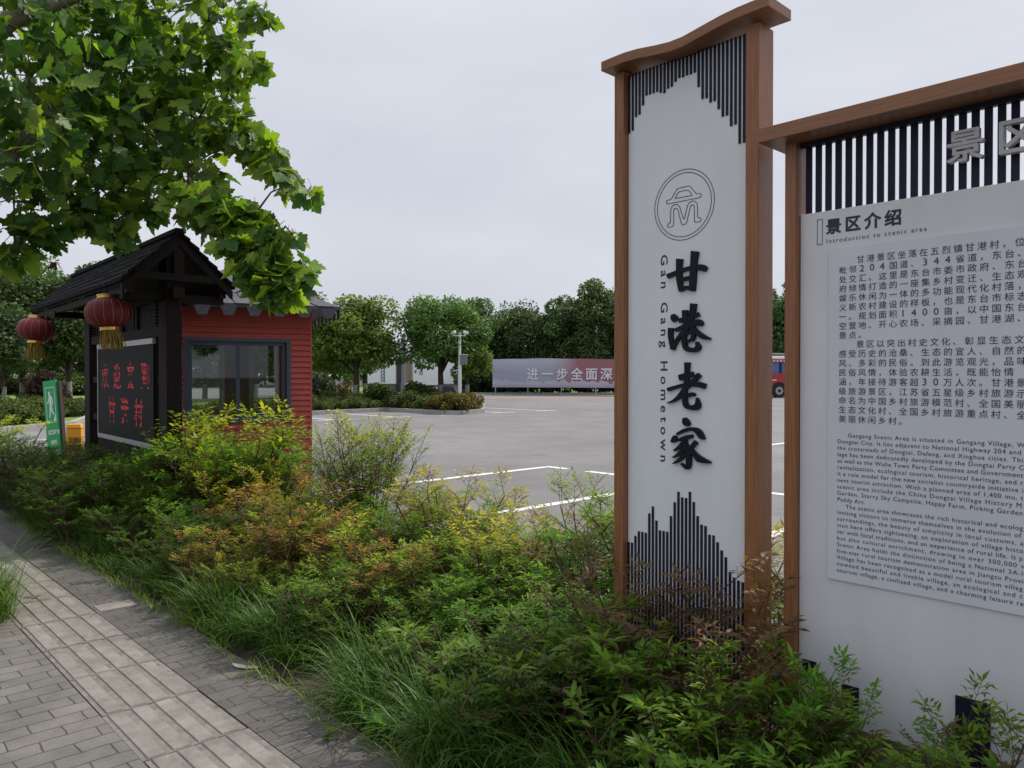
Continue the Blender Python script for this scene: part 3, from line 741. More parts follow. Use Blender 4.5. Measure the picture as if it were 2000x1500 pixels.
FW = [('front_wall', KW, [(WX0, WX1, WZ0, WZ1)], lambda u, o, z: (u, -o, z), lambda u, o, z: (u, o, z)),
      ('back_wall', KW, [(.16, .60, .85, 2.02), (.98, 1.52, .85, 2.0)], lambda u, o, z: (KW - u, KD + o, z), lambda u, o, z: (KW - u, KD - o, z)),
      ('side_wall', KD, [(.55, KD - .25, .95, 1.95)], lambda u, o, z: (KW + o, u, z), lambda u, o, z: (KW - o, u, z)),
      ('side_wall', KD, [], lambda u, o, z: (-o, KD - u, z), lambda u, o, z: (o, KD - u, z))]
for nm, wd, hole, f, g in FW:
    mb = MB(); wall_holes(mb, 0, wd, KH, hole, f); w_ = mb.build(nm, 'red_siding', ks)
    mb = MB()                                         # inner lining
    def pan(u0, u1, z0, z1):
        if u1 - u0 > .01 and z1 - z0 > .01:
            mb.hexa([g(u0, .001, z0), g(u1, .001, z0), g(u1, .05, z0), g(u0, .05, z0), g(u0, .001, z1), g(u1, .001, z1), g(u1, .05, z1), g(u0, .05, z1)])
    e = .055 if nm.startswith('side') else 0.0
    u = e
    for a, b, c, d in hole: pan(u, a, 0, KH); pan(a, b, 0, c); pan(a, b, d, KH); u = b
    pan(u, wd - e, 0, KH)
    mb.build('lining', 'kiosk_inside', w_)
    for a, b, c, d in hole:                           # window: frame, sashes, glass
        m_ = 'frame_bluegrey' if nm == 'front_wall' else 'frame_white'
        mb = MB()
        def fr(u0, u1, z0, z1, o0, o1):
            mb.hexa([f(u0, o0, z0), f(u1, o0, z0), f(u1, o1, z0), f(u0, o1, z0), f(u0, o0, z1), f(u1, o0, z1), f(u1, o1, z1), f(u0, o1, z1)])
        t = .042; i, o_ = -.06, .03
        fr(a - .012, a + t, c - .012, d + .012, i, o_); fr(b - t, b + .012, c - .012, d + .012, i, o_)
        fr(a + t, b - t, c - .012, c + t, i, o_); fr(a + t, b - t, d - t, d + .012, i, o_)
        wn = mb.build('window', m_, w_)
        mid = (a + b) / 2 - .02
        for (u0, u1, oo) in (((a + t, mid + .035, -.012), (mid - .005, b - t, -.040)) if b - a > .7 else ((a + t, b - t, -.02),)):
            mb = MB(); s_ = .045 if b - a > .7 else .02
            fr(u0, u0 + s_, c + t, d - t, oo - .024, oo); fr(u1 - s_, u1, c + t, d - t, oo - .024, oo)
            fr(u0 + s_, u1 - s_, c + t, c + t + s_, oo - .024, oo); fr(u0 + s_, u1 - s_, d - t - s_, d - t, oo - .024, oo)
            sa = mb.build('sash', m_, w_)
            mb = MB(); mb.add([f(u0 + s_, oo - .012, c + t + s_), f(u1 - s_, oo - .012, c + t + s_), f(u1 - s_, oo - .012, d - t - s_), f(u0 + s_, oo - .012, d - t - s_)], [(0, 1, 2, 3)])
            mb.build('pane', 'glass', w_)
# floor and ceiling
MB().box(.06, .06, -.02, KW - .06, KD - .06, .05).build('floor_slab', 'concrete', ks)
MB().box(.052, .052, KH - .08, KW - .052, KD - .052, KH - .02).build('ceiling', 'kiosk_inside', ks)
# corner trim
MB().box(KW - .004, -.024, 0, KW + .024, .012, KH).build('corner_board', 'red_siding', ks)
MB().box(-.024, -.024, 0, .004, .012, KH).build('corner_board', 'red_siding', ks)
# hipped roof with hanging shingle tabs
OV = .34; zr = 2.395; za = 3.02; cxr, cyr = KW / 2, KD / 2; rl = .25
rc = [(-OV, -OV), (KW + OV, -OV), (KW + OV, KD + OV), (-OV, KD + OV)]
mb = MB()
ap = [(cxr - rl * .5, cyr), (cxr + rl * .5, cyr)]
mb.add([(x, y, zr + .03) for x, y in rc] + [(x, y, za) for x, y in ap] + [(x, y, zr - .012) for x, y in rc],
       [(0, 1, 5, 4), (1, 2, 5), (2, 3, 4, 5), (3, 0, 4), (0, 6, 7, 1), (1, 7, 8, 2), (2, 8, 9, 3), (3, 9, 6, 0), (6, 9, 8, 7)])
rf = mb.build('roof', 'shingle_grey', ks)
mb = MB()
def slope_pt(i, s, t):            # side i, along s, up the slope t
    a, b = Vector((*rc[i], zr + .03)), Vector((*rc[(i + 1) % 4], zr + .03))
    e0, e1 = [(ap[0], ap[1]), (ap[1], ap[1]), (ap[1], ap[0]), (ap[0], ap[0])][i]
    c, d = Vector((*e0, za)), Vector((*e1, za))
    return (a.lerp(b, s)).lerp(c.lerp(d, s), t)
for i in range(4):
    a, b = Vector((*rc[i], 0)), Vector((*rc[(i + 1) % 4], 0)); L = (b - a).length; d = (b - a) / L; nrm = Vector((d.y, -d.x, 0))
    n = round(L / .30); s = L / n
    for k in range(n):          # eave tabs
        p = a + d * (k * s + s * .5)
        w0, w1, hh = .105, .055, .125
        q = [p - d * w0 + Vector((0, 0, zr + .005)), p + d * w0 + Vector((0, 0, zr + .005)), p + d * w1 + Vector((0, 0, zr - hh)), p - d * w1 + Vector((0, 0, zr - hh))]
        mb.add([v + nrm * .003 for v in q] + [v + nrm * .012 + (Vector((0, 0, 0))) for v in q], [(0, 1, 2, 3), (7, 6, 5, 4), (0, 4, 5, 1), (1, 5, 6, 2), (2, 6, 7, 3), (3, 7, 4, 0)])
    for j in range(1, 7):       # shingle courses with staggered tabs, thin plates on the slope
        t0 = j / 7 - .02; t1 = t0 - .135
        m = max(2, round((1 - t0) * L / .30))
        for k in range(m):
            s0, s1 = (k + .04 + (.5 if j % 2 else 0) * .5) / (m + .3), (k + .94 + (.5 if j % 2 else 0) * .5) / (m + .3)
            if s1 > .99: continue
            nn = (slope_pt(i, .6, .1) - slope_pt(i, .4, .1)).cross(slope_pt(i, .5, .3) - slope_pt(i, .5, .1)).normalized() * .006
            P = [slope_pt(i, s0, t0), slope_pt(i, s1, t0), slope_pt(i, s1 - .02, t1), slope_pt(i, s0 + .02, t1)]
            mb.add([v + nn * .3 for v in P] + [v + nn * 1.6 for v in P], [(4, 7, 6, 5), (2, 3, 7, 6), (0, 4, 5, 1)])
mb.build('shingle_tabs', 'shingle_grey', rf)
mb = MB().tube([(.02 + .03, -.05, 2.30), (.06, -.052, 2.1)], .006, 6).tube([(.09, -.035, 2.0), (.03, -.04, 1.5), (.035, -.04, .8)], .006, 6)
mb.build('wire', 'cable_white', ks)

# ================================================================== ROOFED LED NOTICE BOARD
YN = 2.60
nb = thing('notice_board', 'dark timber notice board with a gabled tile roof and red LED text', 'notice board', (-9.4, 2.70, 0))
RX0, RX1 = -11.55, -7.30; RY = 2.70; HD = .475; RZ, EZ = 2.82, 2.375
for x0, x1, y0, y1, h in ((-7.60, -7.36, YN, YN + .14, 2.62), (-7.98 + .1, -7.80 + .04, YN + .02, YN + .10, 2.3), (-10.55, -10.30, YN, YN + .14, 2.62), (-9.98, -9.90, YN + .02, YN + .10, 2.3)):
    part(MB().box(x0, y0, -.03, x1, y1, h), 'post', 'dark_timber', nb, bevel=.006)
for xa_, xb_ in ((-7.76, -7.60), (-10.30, -9.98)):
    for z in (.55, .98, 1.42):
        part(MB().box(xa_ + .001, YN + .03, z, xb_ - .001, YN + .09, z + .075), 'rung', 'dark_timber', nb)
part(MB().box(-10.30, YN + .015, 1.88, -7.601, YN + .10, 1.975), 'beam', 'dark_timber', nb)
part(MB().box(-10.70, YN + .03, 2.22, -7.25, YN + .13, 2.32), 'beam', 'dark_timber', nb)
part(MB().box(-9.895, YN - .005, .79, -7.762, YN + .018, .84), 'led_frame', 'aluminium', nb)
part(MB().box(-9.90, YN + .02, .40, -7.77, YN + .08, .78), 'lower_panel', 'dark_timber', nb)
# LED screen
lz0, lz1, lx0, lx1 = .84, 1.815, -9.87, -7.77
sc_ = part(MB().box(lx0, YN + .002, lz0, lx1, YN + .055, lz1), 'led_screen', 'led_screen', nb)
part(MB().box(lx0 - .025, YN - .008, lz1 + .001, lx1 + .008, YN + .05, lz1 + .055), 'led_frame', 'aluminium', nb)
part(MB().box(lx0 - .025, YN - .006, lz0 - .001, lx0 - .001, YN + .05, lz1), 'led_frame', 'aluminium', nb)
# lit characters: horizontal dot rows clipped from the letters
mb = MB()
def led_text(s, x0, x1, zb, h):
    V, Fc = text_mesh(s, 1.0, 1.0, .012); n = len(s); cw = (x1 - x0) / n
    # rasterise: point in face tests on a dot grid
    tris = []
    for f in Fc:
        for i in range(1, len(f) - 1): tris.append((V[f[0]], V[f[i]], V[f[i + 1]]))
    T = np.array([[(a.x, a.y), (b.x, b.y), (c.x, c.y)] for a, b, c in tris])
    G = 20
    for ci in range(n):
        for r in range(G):
            if rnd.random() < .16: continue
            for cc in range(G):
                u = ci + (cc + .5) / G; v = -.1 + (r + .5) / G
                p = np.array([u, v]); a = T[:, 0]; b = T[:, 1]; c = T[:, 2]
                d1 = (p[0] - b[:, 0]) * (a[:, 1] - b[:, 1]) - (a[:, 0] - b[:, 0]) * (p[1] - b[:, 1])
                d2 = (p[0] - c[:, 0]) * (b[:, 1] - c[:, 1]) - (b[:, 0] - c[:, 0]) * (p[1] - c[:, 1])
                d3 = (p[0] - a[:, 0]) * (c[:, 1] - a[:, 1]) - (c[:, 0] - a[:, 0]) * (p[1] - a[:, 1])
                neg = (d1 < 0) | (d2 < 0) | (d3 < 0); pos = (d1 > 0) | (d2 > 0) | (d3 > 0)
                if np.any(~(neg & pos)) and rnd.random() < .9:
                    gx = x0 + ci * cw + cw * .2 + (cc + .5) / G * cw * .60; gz = zb + (r + .5) / G * h; w = cw * .60 / G * .40; hh = h / G * .32
                    mb.add([(gx - w, YN + .0005, gz - hh), (gx + w, YN + .0005, gz - hh), (gx + w, YN + .0005, gz + hh), (gx - w, YN + .0005, gz + hh)], [(0, 1, 2, 3)])
led_text('欢迎来到', lx0 + .04, lx1 - .0, 1.36, .30)
led_text('甘港村', lx0 + .33, lx1 - .24, .985, .30)
part(mb, 'led_text', 'led_red', nb)
# lattice and louvres above the screen
for xa_, xb_ in ((-7.80, -7.62), (-10.30, -10.12)):
    mb = MB()
    for k in range(7): mb.hexa([(xa_, YN + .02, 1.985 + k * .034), (xb_, YN + .02, 1.985 + k * .034), (xb_, YN + .07, 2.005 + k * .034), (xa_, YN + .07, 2.005 + k * .034),
                                (xa_, YN + .02, 1.995 + k * .034), (xb_, YN + .02, 1.995 + k * .034), (xb_, YN + .07, 2.015 + k * .034), (xa_, YN + .07, 2.015 + k * .034)])
    part(mb, 'louvre', 'dark_timber', nb)
for x in (-10.10, -9.55, -9.00, -8.45, -7.83):
    part(MB().box(x - .03, YN + .03, 1.976, x + .03, YN + .09, 2.219), 'muntin', 'dark_timber', nb)
for x0, x1 in ((-10.06, -9.60), (-9.50, -9.05), (-8.95, -8.62), (-8.40, -8.0)):
    part(MB().box(x0, YN + .055, 1.977, x1, YN + .07, 2.218), 'slat_panel', 'dark_timber', nb)
# roof
mb = MB()
for sgn in (-1, 1):
    e = RY + sgn * HD
    mb.hexa([(RX0, e, EZ - .05), (RX1, e, EZ - .05), (RX1, RY, RZ - .05), (RX0, RY, RZ - .05), (RX0, e, EZ), (RX1, e, EZ), (RX1, RY, RZ), (RX0, RY, RZ)])
roof = part(mb, 'roof', 'dark_timber', nb)
mb = MB()                            # tile courses, slightly ragged
for sgn in (-1, 1):
    for j in range(6):
        t0, t1 = j / 6 - .01, (j + 1) / 6 + .05
        x = RX0 - .03
        while x < RX1:
            w = .20; xe_ = min(x + w - .012, RX1 + .03); dz = rnd.uniform(0, .012)
            def pt(xx, t, off): return (xx, RY + sgn * (HD + .03) * (1 - t), EZ - .028 + (RZ - EZ + .03) * t + off)
            lo, hi = .022 + dz, .006 + dz * .5
            if t1 > 1: t1 = 1.0
            mb.hexa([pt(x, t0, .002), pt(xe_, t0, .002), pt(xe_, t1, .002), pt(x, t1, .002), pt(x, t0, .002 + lo + .012), pt(xe_, t0, .002 + lo + .012), pt(xe_, t1, .004 + hi), pt(x, t1, .004 + hi)])
            x += w
part(mb, 'roof_tiles', 'shingle_dark', nb)
part(MB().box(RX0 - .04, RY - .05, RZ + .002, RX1 + .04, RY + .05, RZ + .05), 'ridge', 'shingle_dark', nb, bevel=.01)
for xg in (RX1 - .03, RX0 + .0):
    for sgn in (-1, 1):
        mb = MB(); e = RY + sgn * (HD + .02)
        mb.hexa([(xg, e, EZ - .13), (xg + .035, e, EZ - .13), (xg + .035, RY + sgn * .001, RZ - .11), (xg, RY + sgn * .001, RZ - .11), (xg, e, EZ - .052), (xg + .035, e, EZ - .052), (xg + .035, RY + sgn * .001, RZ - .052), (xg, RY + sgn * .001, RZ - .052)])
        part(mb, 'rake_board', 'dark_timber', nb)
    part(MB().box(xg - .01, RY - HD + .03, EZ + .01, xg + .03, RY + HD - .03, EZ + .075), 'tie_beam', 'dark_timber', nb)
    part(MB().box(xg - .015, RY - .045, EZ + .076, xg + .02, RY + .045, RZ - .12), 'king_post', 'dark_timber', nb)
for sgn in (-1, 1):
    part(MB().box(RX0 + .02, RY + sgn * (HD - .06) - .03, EZ - .12, RX1 - .04, RY + sgn * (HD - .06) + .03, EZ - .051), 'eave_beam', 'dark_timber', nb)
for x in (-7.48, -10.42):
    part(MB().box(x - .05, RY - HD + .02, 2.20, x + .05, RY + HD - .02, 2.275), 'cross_beam', 'dark_timber', nb)

nb.rotation_euler.z = R(-2.3); nb.location.y += .05

# ------------------------------------------------------------------ lanterns
def make_lantern(label):
    t = thing('lantern', label, 'lantern', group='red lanterns under the notice board eave')
    n = 48; rings = []
    mb = MB(); prof = []
    for i in range(17):
        a = -math.pi / 2 + .42 + (math.pi - .84) * i / 16
        prof.append((.218 * math.cos(a) ** .8, .155 * math.sin(a)))
    vs = []; fs = []
    for r, z in prof:
        for k in range(n):
            an = 2 * math.pi * k / n; rr = r * (1 - .018 * (abs(((k % 4) - 2)) == 2) + .0)
            vs.append((rr * math.cos(an), rr * math.sin(an), z))
    for i in range(len(prof) - 1):
        for k in range(n): fs.append((i * n + k, i * n + (k + 1) % n, (i + 1) * n + (k + 1) % n, (i + 1) * n + k))
    mb.add(vs, fs); b = mb.build('lantern_body', 'lantern_red', t, smooth=True)
    mb = MB()
    for k in range(16):
        an = 2 * math.pi * (k + .0) / 16; mb.tube([(r * 1.0 * math.cos(an), r * 1.0 * math.sin(an), z) for r, z in prof[2:-2]], .0022, 4, caps=False)
    rb = mb.build('ribs', 'lantern_rib', t)
    g1 = MB().lathe([(.092, .142), (.098, .146), (.098, .152), (.090, .155), (.090, .172), (.098, .175), (.098, .182), (.088, .184), (.001, .184)], 28).build('top_collar', 'gold', t, smooth=False)
    g2 = MB().lathe([(.001, -.178), (.088, -.178), (.094, -.174), (.094, -.168), (.087, -.166), (.087, -.152), (.094, -.150), (.094, -.144), (.085, -.140)], 28).build('bottom_collar', 'gold', t, smooth=False)
    mb = MB(); rr = random.Random(3)
    for k in range(70):
        an = rr.uniform(0, 6.283); r0 = rr.uniform(.05, .084); dx, dy = rr.uniform(-.03, .03), rr.uniform(-.03, .03); r1 = r0 * 1.25
        p0 = Vector((r0 * math.cos(an), r0 * math.sin(an), -.176)); p1 = Vector((r1 * math.cos(an) + dx * .4, r1 * math.sin(an) + dy * .4, -.26)); p2 = Vector((r1 * math.cos(an) + dx, r1 * math.sin(an) + dy, -.345 - rr.uniform(0, .03)))
        mb.tube([p0, p1, p2], .0045, 4)
    ts = mb.build('tassel', 'tassel', t)
    hk = MB().tube([(0, 0, .184), (0, 0, .30)], .006, 6).build('hook', 'dark_timber', t)
    kids(t, b, rb, g1, g2, ts, hk); return t
L1 = make_lantern('red silk lantern in front of the LED board, nearer and larger of the two')
Zl = 7.15; p = cz(213, Zl); L1.location = (p.x, p.y, hz(611, Zl)); L1.rotation_euler = (R(3), R(-2), .3); L1.scale = (.93,) * 3
L2 = copy_tree(L1); L2['label'] = 'smaller red lantern at the far left corner of the notice board roof'
Zl = 9.2; p = cz(72, Zl); L2.location = (p.x, p.y, hz(644, Zl)); L2.rotation_euler = (R(-2), R(3), 1.1)

# ------------------------------------------------------------------ green sign, orange box
gs = thing('shelter_sign', 'narrow tilted green sign with a white walking figure and Chinese text', 'sign', (0, 0, 0))
Zs = 12.0; p = cz(108, Zs, .0); gs.location = (p.x, p.y, 0); gs.rotation_euler = (0, R(-6.0), VIEW_YAW + R(-24))
GW, G0, G1 = .30, .10, 1.44
mb = MB().box(-GW / 2, 0, G0, GW / 2, .03, G1); mb.build('sign_plate', 'sign_green', gs)
mb = MB().box(GW / 2 - .03, .031, -.05, GW / 2 + .03, .085, G1 - .02); mb.build('post', 'post_brown', gs)
mb = MB()
def gl(poly): mb.add([(x, -.002, z) for x, z in poly], [tuple(range(len(poly)))])
fx0, fx1, fz0, fz1, lw = -.105, .115, .78, 1.335, .010
for a, b, c, d in ((fx0, fx0 + lw, fz0, fz1), (fx1 - lw, fx1, fz0, fz1), (fx0 + lw, fx1 - lw, fz0, fz0 + lw), (fx0 + lw, fx1 - lw, fz1 - lw, fz1)): gl([(a, c), (b, c), (b, d), (a, d)])
gl([(.045, .80), (.112, .80), (.112, .93)])
mb.build('frame_line', 'sign_white', gs)
mb = MB()
gl([(-.015 + .022 * math.cos(a), 1.235 + .034 * math.sin(a)) for a in np.linspace(0, 6.0, 14)])
def limb(pts, w):
    _, L_, R_ = ribbon([(x, z * 1.0, w_) for (x, z), w_ in zip(pts, w)])
    for i in range(len(L_) - 1): mb.add([(*[L_[i][0]], -.002 - .00001 * len(mb.f), L_[i][1]), (L_[i + 1][0], -.002 - .00001 * len(mb.f), L_[i + 1][1]), (R_[i + 1][0], -.002 - .00001 * len(mb.f), R_[i + 1][1]), (R_[i][0], -.002 - .00001 * len(mb.f), R_[i][1])], [(0, 1, 2, 3)])
def ribbon_small(path):
    return ribbon(path)
def limb(pts, w):
    for i in range(len(pts) - 1):
        a = Vector((*pts[i], 0)); b = Vector((*pts[i + 1], 0)); d = (b - a).normalized(); n = Vector((-d.y, d.x, 0)); o = -.002 - .0002 * (len(mb.f) % 7)
        w0, w1 = w[i] / 2, w[i + 1] / 2; q = [a - d * w0 * .5 + n * w0, a - d * w0 * .5 - n * w0, b + d * w1 * .5 - n * w1, b + d * w1 * .5 + n * w1]
        mb.add([(v.x, o, v.y) for v in q], [(0, 1, 2, 3)])
limb([(.0, 1.19), (.005, 1.03)], [.055, .05]); limb([(-.02, 1.18), (-.045, 1.10), (-.07, 1.09)], [.02, .02, .018]); limb([(.03, 1.18), (.055, 1.12), (.05, 1.05)], [.022, .02, .018])
limb([(0, 1.04), (-.015, .95), (-.04, .86)], [.035, .028, .022]); limb([(.012, 1.04), (.03, .95), (.07, .90)], [.035, .028, .022])
mb.build('walking_figure', 'sign_white', gs)
mb = MB()
V, Fc = fit_text('应急避难', .078, .245, .002); mb.add([(-.10 + v.x, -.002, .60 + v.y) for v in V], Fc)
V, Fc = fit_text('场所', .078, .145, .002); mb.add([(-.055 + v.x, -.002, .44 + v.y) for v in V], Fc)
V, Fc = fit_text('Emergency shelter', .030, .25); mb.add([(-.11 + v.x, -.002, .335 + v.y) for v in V], Fc)
mb.build('lettering', 'sign_white', gs)

ob = thing('grit_bin', 'small orange plastic bin behind the dark shrubs', 'bin', (0, 0, 0))
p = cz(146, 13.0); ob.location = (p.x, p.y, 0); ob.rotation_euler = (0, 0, VIEW_YAW + .3)
mb = MB().box(-.115, -.10, 0, .115, .10, .62); mb.build('bin_body', 'plastic_orange', ob, bevel=.02)
mb = MB().hexa([(-.125, -.11, .622), (.125, -.11, .622), (.125, .11, .622), (-.125, .11, .622), (-.10, -.085, .695), (.10, -.085, .695), (.10, .085, .695), (-.10, .085, .695)]); mb.build('lid', 'plastic_orange', ob, bevel=.012)
mb = MB().box(-.115 - .004, -.06, .50, -.1155, .06, .56); mb.build('slot', 'tyre', ob)

# ------------------------------------------------------------------ camera mast on the island
Zp = 35.0; p = cz(898, Zp)
cm = thing('camera_mast', 'white mast with two cameras and a grey box on the planted island', 'mast', (p.x, p.y, .05), VIEW_YAW)
MB().tube([(0, 0, 0), (0, 0, 2.0)], .085, 12).tube([(0, 0, 2.0), (0, 0, 3.45)], .062, 12).build('pole', 'pole_white', cm, smooth=False)
MB().bar((-.30, 0, 3.30), (.28, 0, 3.30), .06, .05).build('arm', 'pole_white', cm)
for sx in (-1, 1):
    o = MB().bar((sx * .26, 0, 3.33), (sx * .24, -.02, 3.42), .05, .05).bar((sx * .20, -.10, 3.48), (sx * .36, .06, 3.42), .11, .13).build('camera_head', 'pole_white', cm)
MB().box(.02, -.10, 1.98, .34, .14, 2.42).build('control_box', 'box_grey', cm, bevel=.01)
MB().box(.0, -.12, 2.421, .37, .16, 2.45).build('box_roof', 'pole_white', cm)

# grey lamp post between the trees
p = cz(788, 58)
lp = thing('lamp_post', 'tall slim grey post beside the gate of the white building', 'post', (p.x, p.y, .0), VIEW_YAW)
MB().tube([(0, 0, 0), (0, 0, 1.0)], .20, 10).tube([(0, 0, 1.0), (0, 0, 4.6)], .15, 10).build('shaft', 'stone_grey', lp)
MB().box(-.25, -.25, 0, .25, .25, .25).build('foot', 'stone_grey', lp)

# ------------------------------------------------------------------ white building
p = cz(800, 67)
wb = thing('white_building', 'low white building with a tan gateway behind the island trees', 'building', (p.x, p.y, .05), VIEW_YAW + R(-6))
u = 67 / F_PX
def bx(px): return (px - 800) * u
mb = MB(); mb.box(bx(716), 0, .8, bx(772), 8, 4.3); mb.build('wall', 'wall_white', wb)
mb = MB(); mb.box(bx(772) + .002, .0, 3.2, bx(806), .35, 4.3); mb.build('lintel', 'wall_white', wb)
mb = MB(); mb.box(bx(806) + .002, 0.02, .8, bx(904), 8, 4.0); mb.build('wall', 'wall_white', wb)
mb = MB(); mb.box(bx(716) - .03, -.03, -.1, bx(772) + .02, 8.03, .799); mb.box(bx(806) - .02, -.03, -.1, bx(904) + .03, 8.03, .799); mb.build('plinth', 'tile_grey', wb)
mb = MB(); mb.box(bx(772) + .01, .36, 0, bx(790), .5, 3.19); mb.build('gate', 'wall_dark', wb)
mb = MB(); mb.box(bx(790) + .002, .36, 0, bx(803), .5, 3.19); mb.box(bx(803) + .001, -.05, -.1, bx(806), .4, 3.19); mb.build('gate_side', 'wall_tan', wb)
mb = MB()
for r_ in range(3):
    for c_ in range(6):
        x = bx(728) + c_ * .36 * 1; z = 3.45 + r_ * .30; mb.box(x, -.012, z, x + .13, -.001, z + .13)
mb.build('vents', 'wall_dark', wb)
mb = MB(); mb.box(bx(743), -.03, .9, bx(744), -.001, 2.6); mb.box(bx(749.5), -.03, .9, bx(750.5), -.001, 2.6)
for i in range(6): mb.bar((bx(744), -.015, 1.0 + i * .27), (bx(749.5), -.015, 1.14 + i * .27 * 1.0), .05, .02); mb.bar((bx(749.5), -.015, 1.0 + i * .27), (bx(746.5), -.015, 1.2 + i * .27), .05, .018)
mb.build('lattice_panel', 'wall_dark', wb)
MB().box(bx(810), -.01, 1.75, bx(814), .019, 2.0).build('plaque', 'curtain_blue', wb)
mb = MB(); V, Fc = text_mesh('人口', .34, 1.0, .01); mb.add([(bx(819) + (v.x % .34) * 1.0, .0, 2.0 - .40 * (v.x > .34) + v.y) for v in V], Fc)
mb.build('wall_sign', 'wall_dark', wb)
MB().box(bx(720), -.012, 1.5, bx(721.5), -.001, 1.75).build('meter_box', 'wall_dark', wb)
mb = MB(); mb.box(bx(714), -.1, 4.301, bx(774), 8.1, 4.42); mb.box(bx(806), -.1, 4.001, bx(906), 8.1, 4.12); mb.build('roof', 'tile_grey', wb)
# railing and low wall
p = cz(792, 55)
rl_ = thing('white_railing', 'white horizontal railing beside the gateway of the white building', 'railing', (p.x, p.y, 0.0), VIEW_YAW + R(4))
mb = MB()
for z in (.35, .62, .88): mb.box(0, -.04, z, 2.5, .04, z + .09)
mb.build('rail', 'bus_white', rl_)
for x in (.1, 1.2, 2.4): MB().box(x, .041, 0, x + .08, .12, 1.0).build('post', 'bus_white', rl_)
p = cz(850, 58)
lw_ = thing('low_wall', 'low grey stone wall under the white building wall', 'wall', (p.x, p.y, 0), VIEW_YAW)
mb = MB(); mb.box(0, 0, 0, 2.0, .3, .8); mb.build('wall_body', 'stone_grey', lw_); MB().box(-.05, -.05, .801, 2.05, .35, .86).build('coping', 'tile_grey', lw_)
# scooter
p = cz(888, 52)
st = thing('motor_scooter', 'dark motor scooter parked behind the island hedge', 'scooter', (p.x, p.y, 0), VIEW_YAW + .15)
mb = MB(); mb.lathe([(.001, 0)] + [(.24 + .05 * math.cos(a), .05 * math.sin(a)) for a in np.linspace(0, 6.283, 9)], 18)
whl = mb.v; whf = mb.f
for x in (-.62, .62):
    m2 = MB(); m2.add([(x + v[0], v[2], .29 + v[1]) for v in whl], whf); m2.build('wheel', 'tyre', st)
MB().hexa([(-.75, -.14, .45), (.15, -.14, .32), (.15, .14, .32), (-.75, .14, .45), (-.80, -.13, .80), (-.05, -.13, .72), (-.05, .13, .72), (-.80, .13, .80)]).box(.1, -.15, .26, .5, .15, .34).build('body', 'scooter_dark', st, bevel=.03)
MB().hexa([(-.78, -.12, .80), (-.02, -.12, .73), (-.02, .12, .73), (-.78, .12, .80), (-.78, -.10, .88), (-.05, -.10, .81), (-.05, .10, .81), (-.78, .10, .88)]).build('saddle', 'tyre', st, bevel=.02)
MB().hexa([(.42, -.18, .32), (.56, -.14, .32), (.56, .14, .32), (.42, .18, .32), (.32, -.16, .95), (.44, -.10, .98), (.44, .10, .98), (.32, .16, .95)]).build('leg_shield', 'scooter_dark', st, bevel=.02)
MB().bar((.34, -.32, 1.04), (.34, .32, 1.04), .04, .04).bar((.38, 0, .95), (.34, 0, 1.04), .06, .06).build('handlebar', 'tyre', st)
for s_ in (-1, 1): MB().tube([(.33, s_ * .26, 1.05), (.30, s_ * .30, 1.24)], .012, 6).box(.27, s_ * .30 - .06, 1.22, .29, s_ * .30 + .06, 1.32).build('mirror', 'tyre', st)

# ------------------------------------------------------------------ banner
p0, p1 = cz(962, 62), cz(1460, 55.5)
dv = p1 - p0; BL = dv.length
bn = thing('banner', 'long mauve and red printed banner on posts before the dark trees', 'banner', (p0.x, p0.y, 0), math.atan2(dv.y, dv.x))
bl_h = 2.25
mb = MB(); n = 40; vs = []; fs = []
for i in range(n + 1):
    x = BL * i / n
    for k, z in enumerate((.62, 1.2, 1.8, 2.4, 2.86)):
        sag = (.012 * math.sin(i * .9) + .05 * math.sin(i * .21)) * (k == 4); vs.append((x, .025 * math.sin(i * .7 + k), z + sag))
for i in range(n):
    for k in range(4): fs.append((i * 5 + k, (i + 1) * 5 + k, (i + 1) * 5 + k + 1, i * 5 + k + 1))
mb.add(vs, fs); mb.build('banner_sheet', 'banner_print', bn, smooth=True)
mb = MB()
for i, ch in enumerate('进一步全面深'):
    V, Fc = embolden(text_mesh(ch, .98, 1.0), .022)
    pxc = 1040 + i * (1183 - 1040) / 5.0
    # find the distance along the banner
    q = q_(pxc - 10.5); # ray / line crossing in plan
    rx, ry = q * SA - CA, q * CA + SA; ddx, ddy = dv.x, dv.y
    tt = (p0.x * ry - p0.y * rx) / (ddy * rx - ddx * ry); x = tt * BL
    mb = MB(); mb.add([(x + v.x, -.06 - v.z * 20, 1.32 + v.y) for v in V], Fc); mb.build('character', 'tarpaulin_text', bn)
for i in range(8): MB().box(.2 + i * (BL - .4) / 7, .05, -.05, .26 + i * (BL - .4) / 7, .11, 2.7).build('post', 'aluminium', bn)

# ------------------------------------------------------------------ bus
p = cz(1489, 54.0)
bs = thing('tour_bus', 'red tour bus with blue curtained windows seen between the two signs', 'bus', (p.x, p.y, 0), VIEW_YAW + R(7))
BLn = 9.0
body = MB()
body.box(0, 0, .42, BLn, 2.4, 1.72); body.build('lower_body', 'bus_red', bs, bevel=.05)
MB().box(0.02, .03, 2.46, BLn - .02, 2.37, 2.70).build('cornice', 'bus_red', bs, bevel=.03)
MB().box(.10, .10, 1.721, BLn - .1, 2.3, 2.459).build('window_band', 'bus_window', bs)
for k in range(7):
    x = .22 + k * 1.24
    MB().box(x, .085, 1.76, x + 1.08, .099, 2.43).build('curtain', 'curtain_blue', bs)
    MB().box(x + 1.09, .02, 1.722, x + 1.23, .098, 2.458).build('pillar', 'tyre', bs)
MB().box(.05, .06, 2.701, BLn - .05, 2.34, 2.90).build('roof', 'bus_white', bs, bevel=.06)
MB().box(.5, .3, 2.901, 5.5, 2.1, 3.14).build('roof_unit', 'box_grey', bs, bevel=.04)
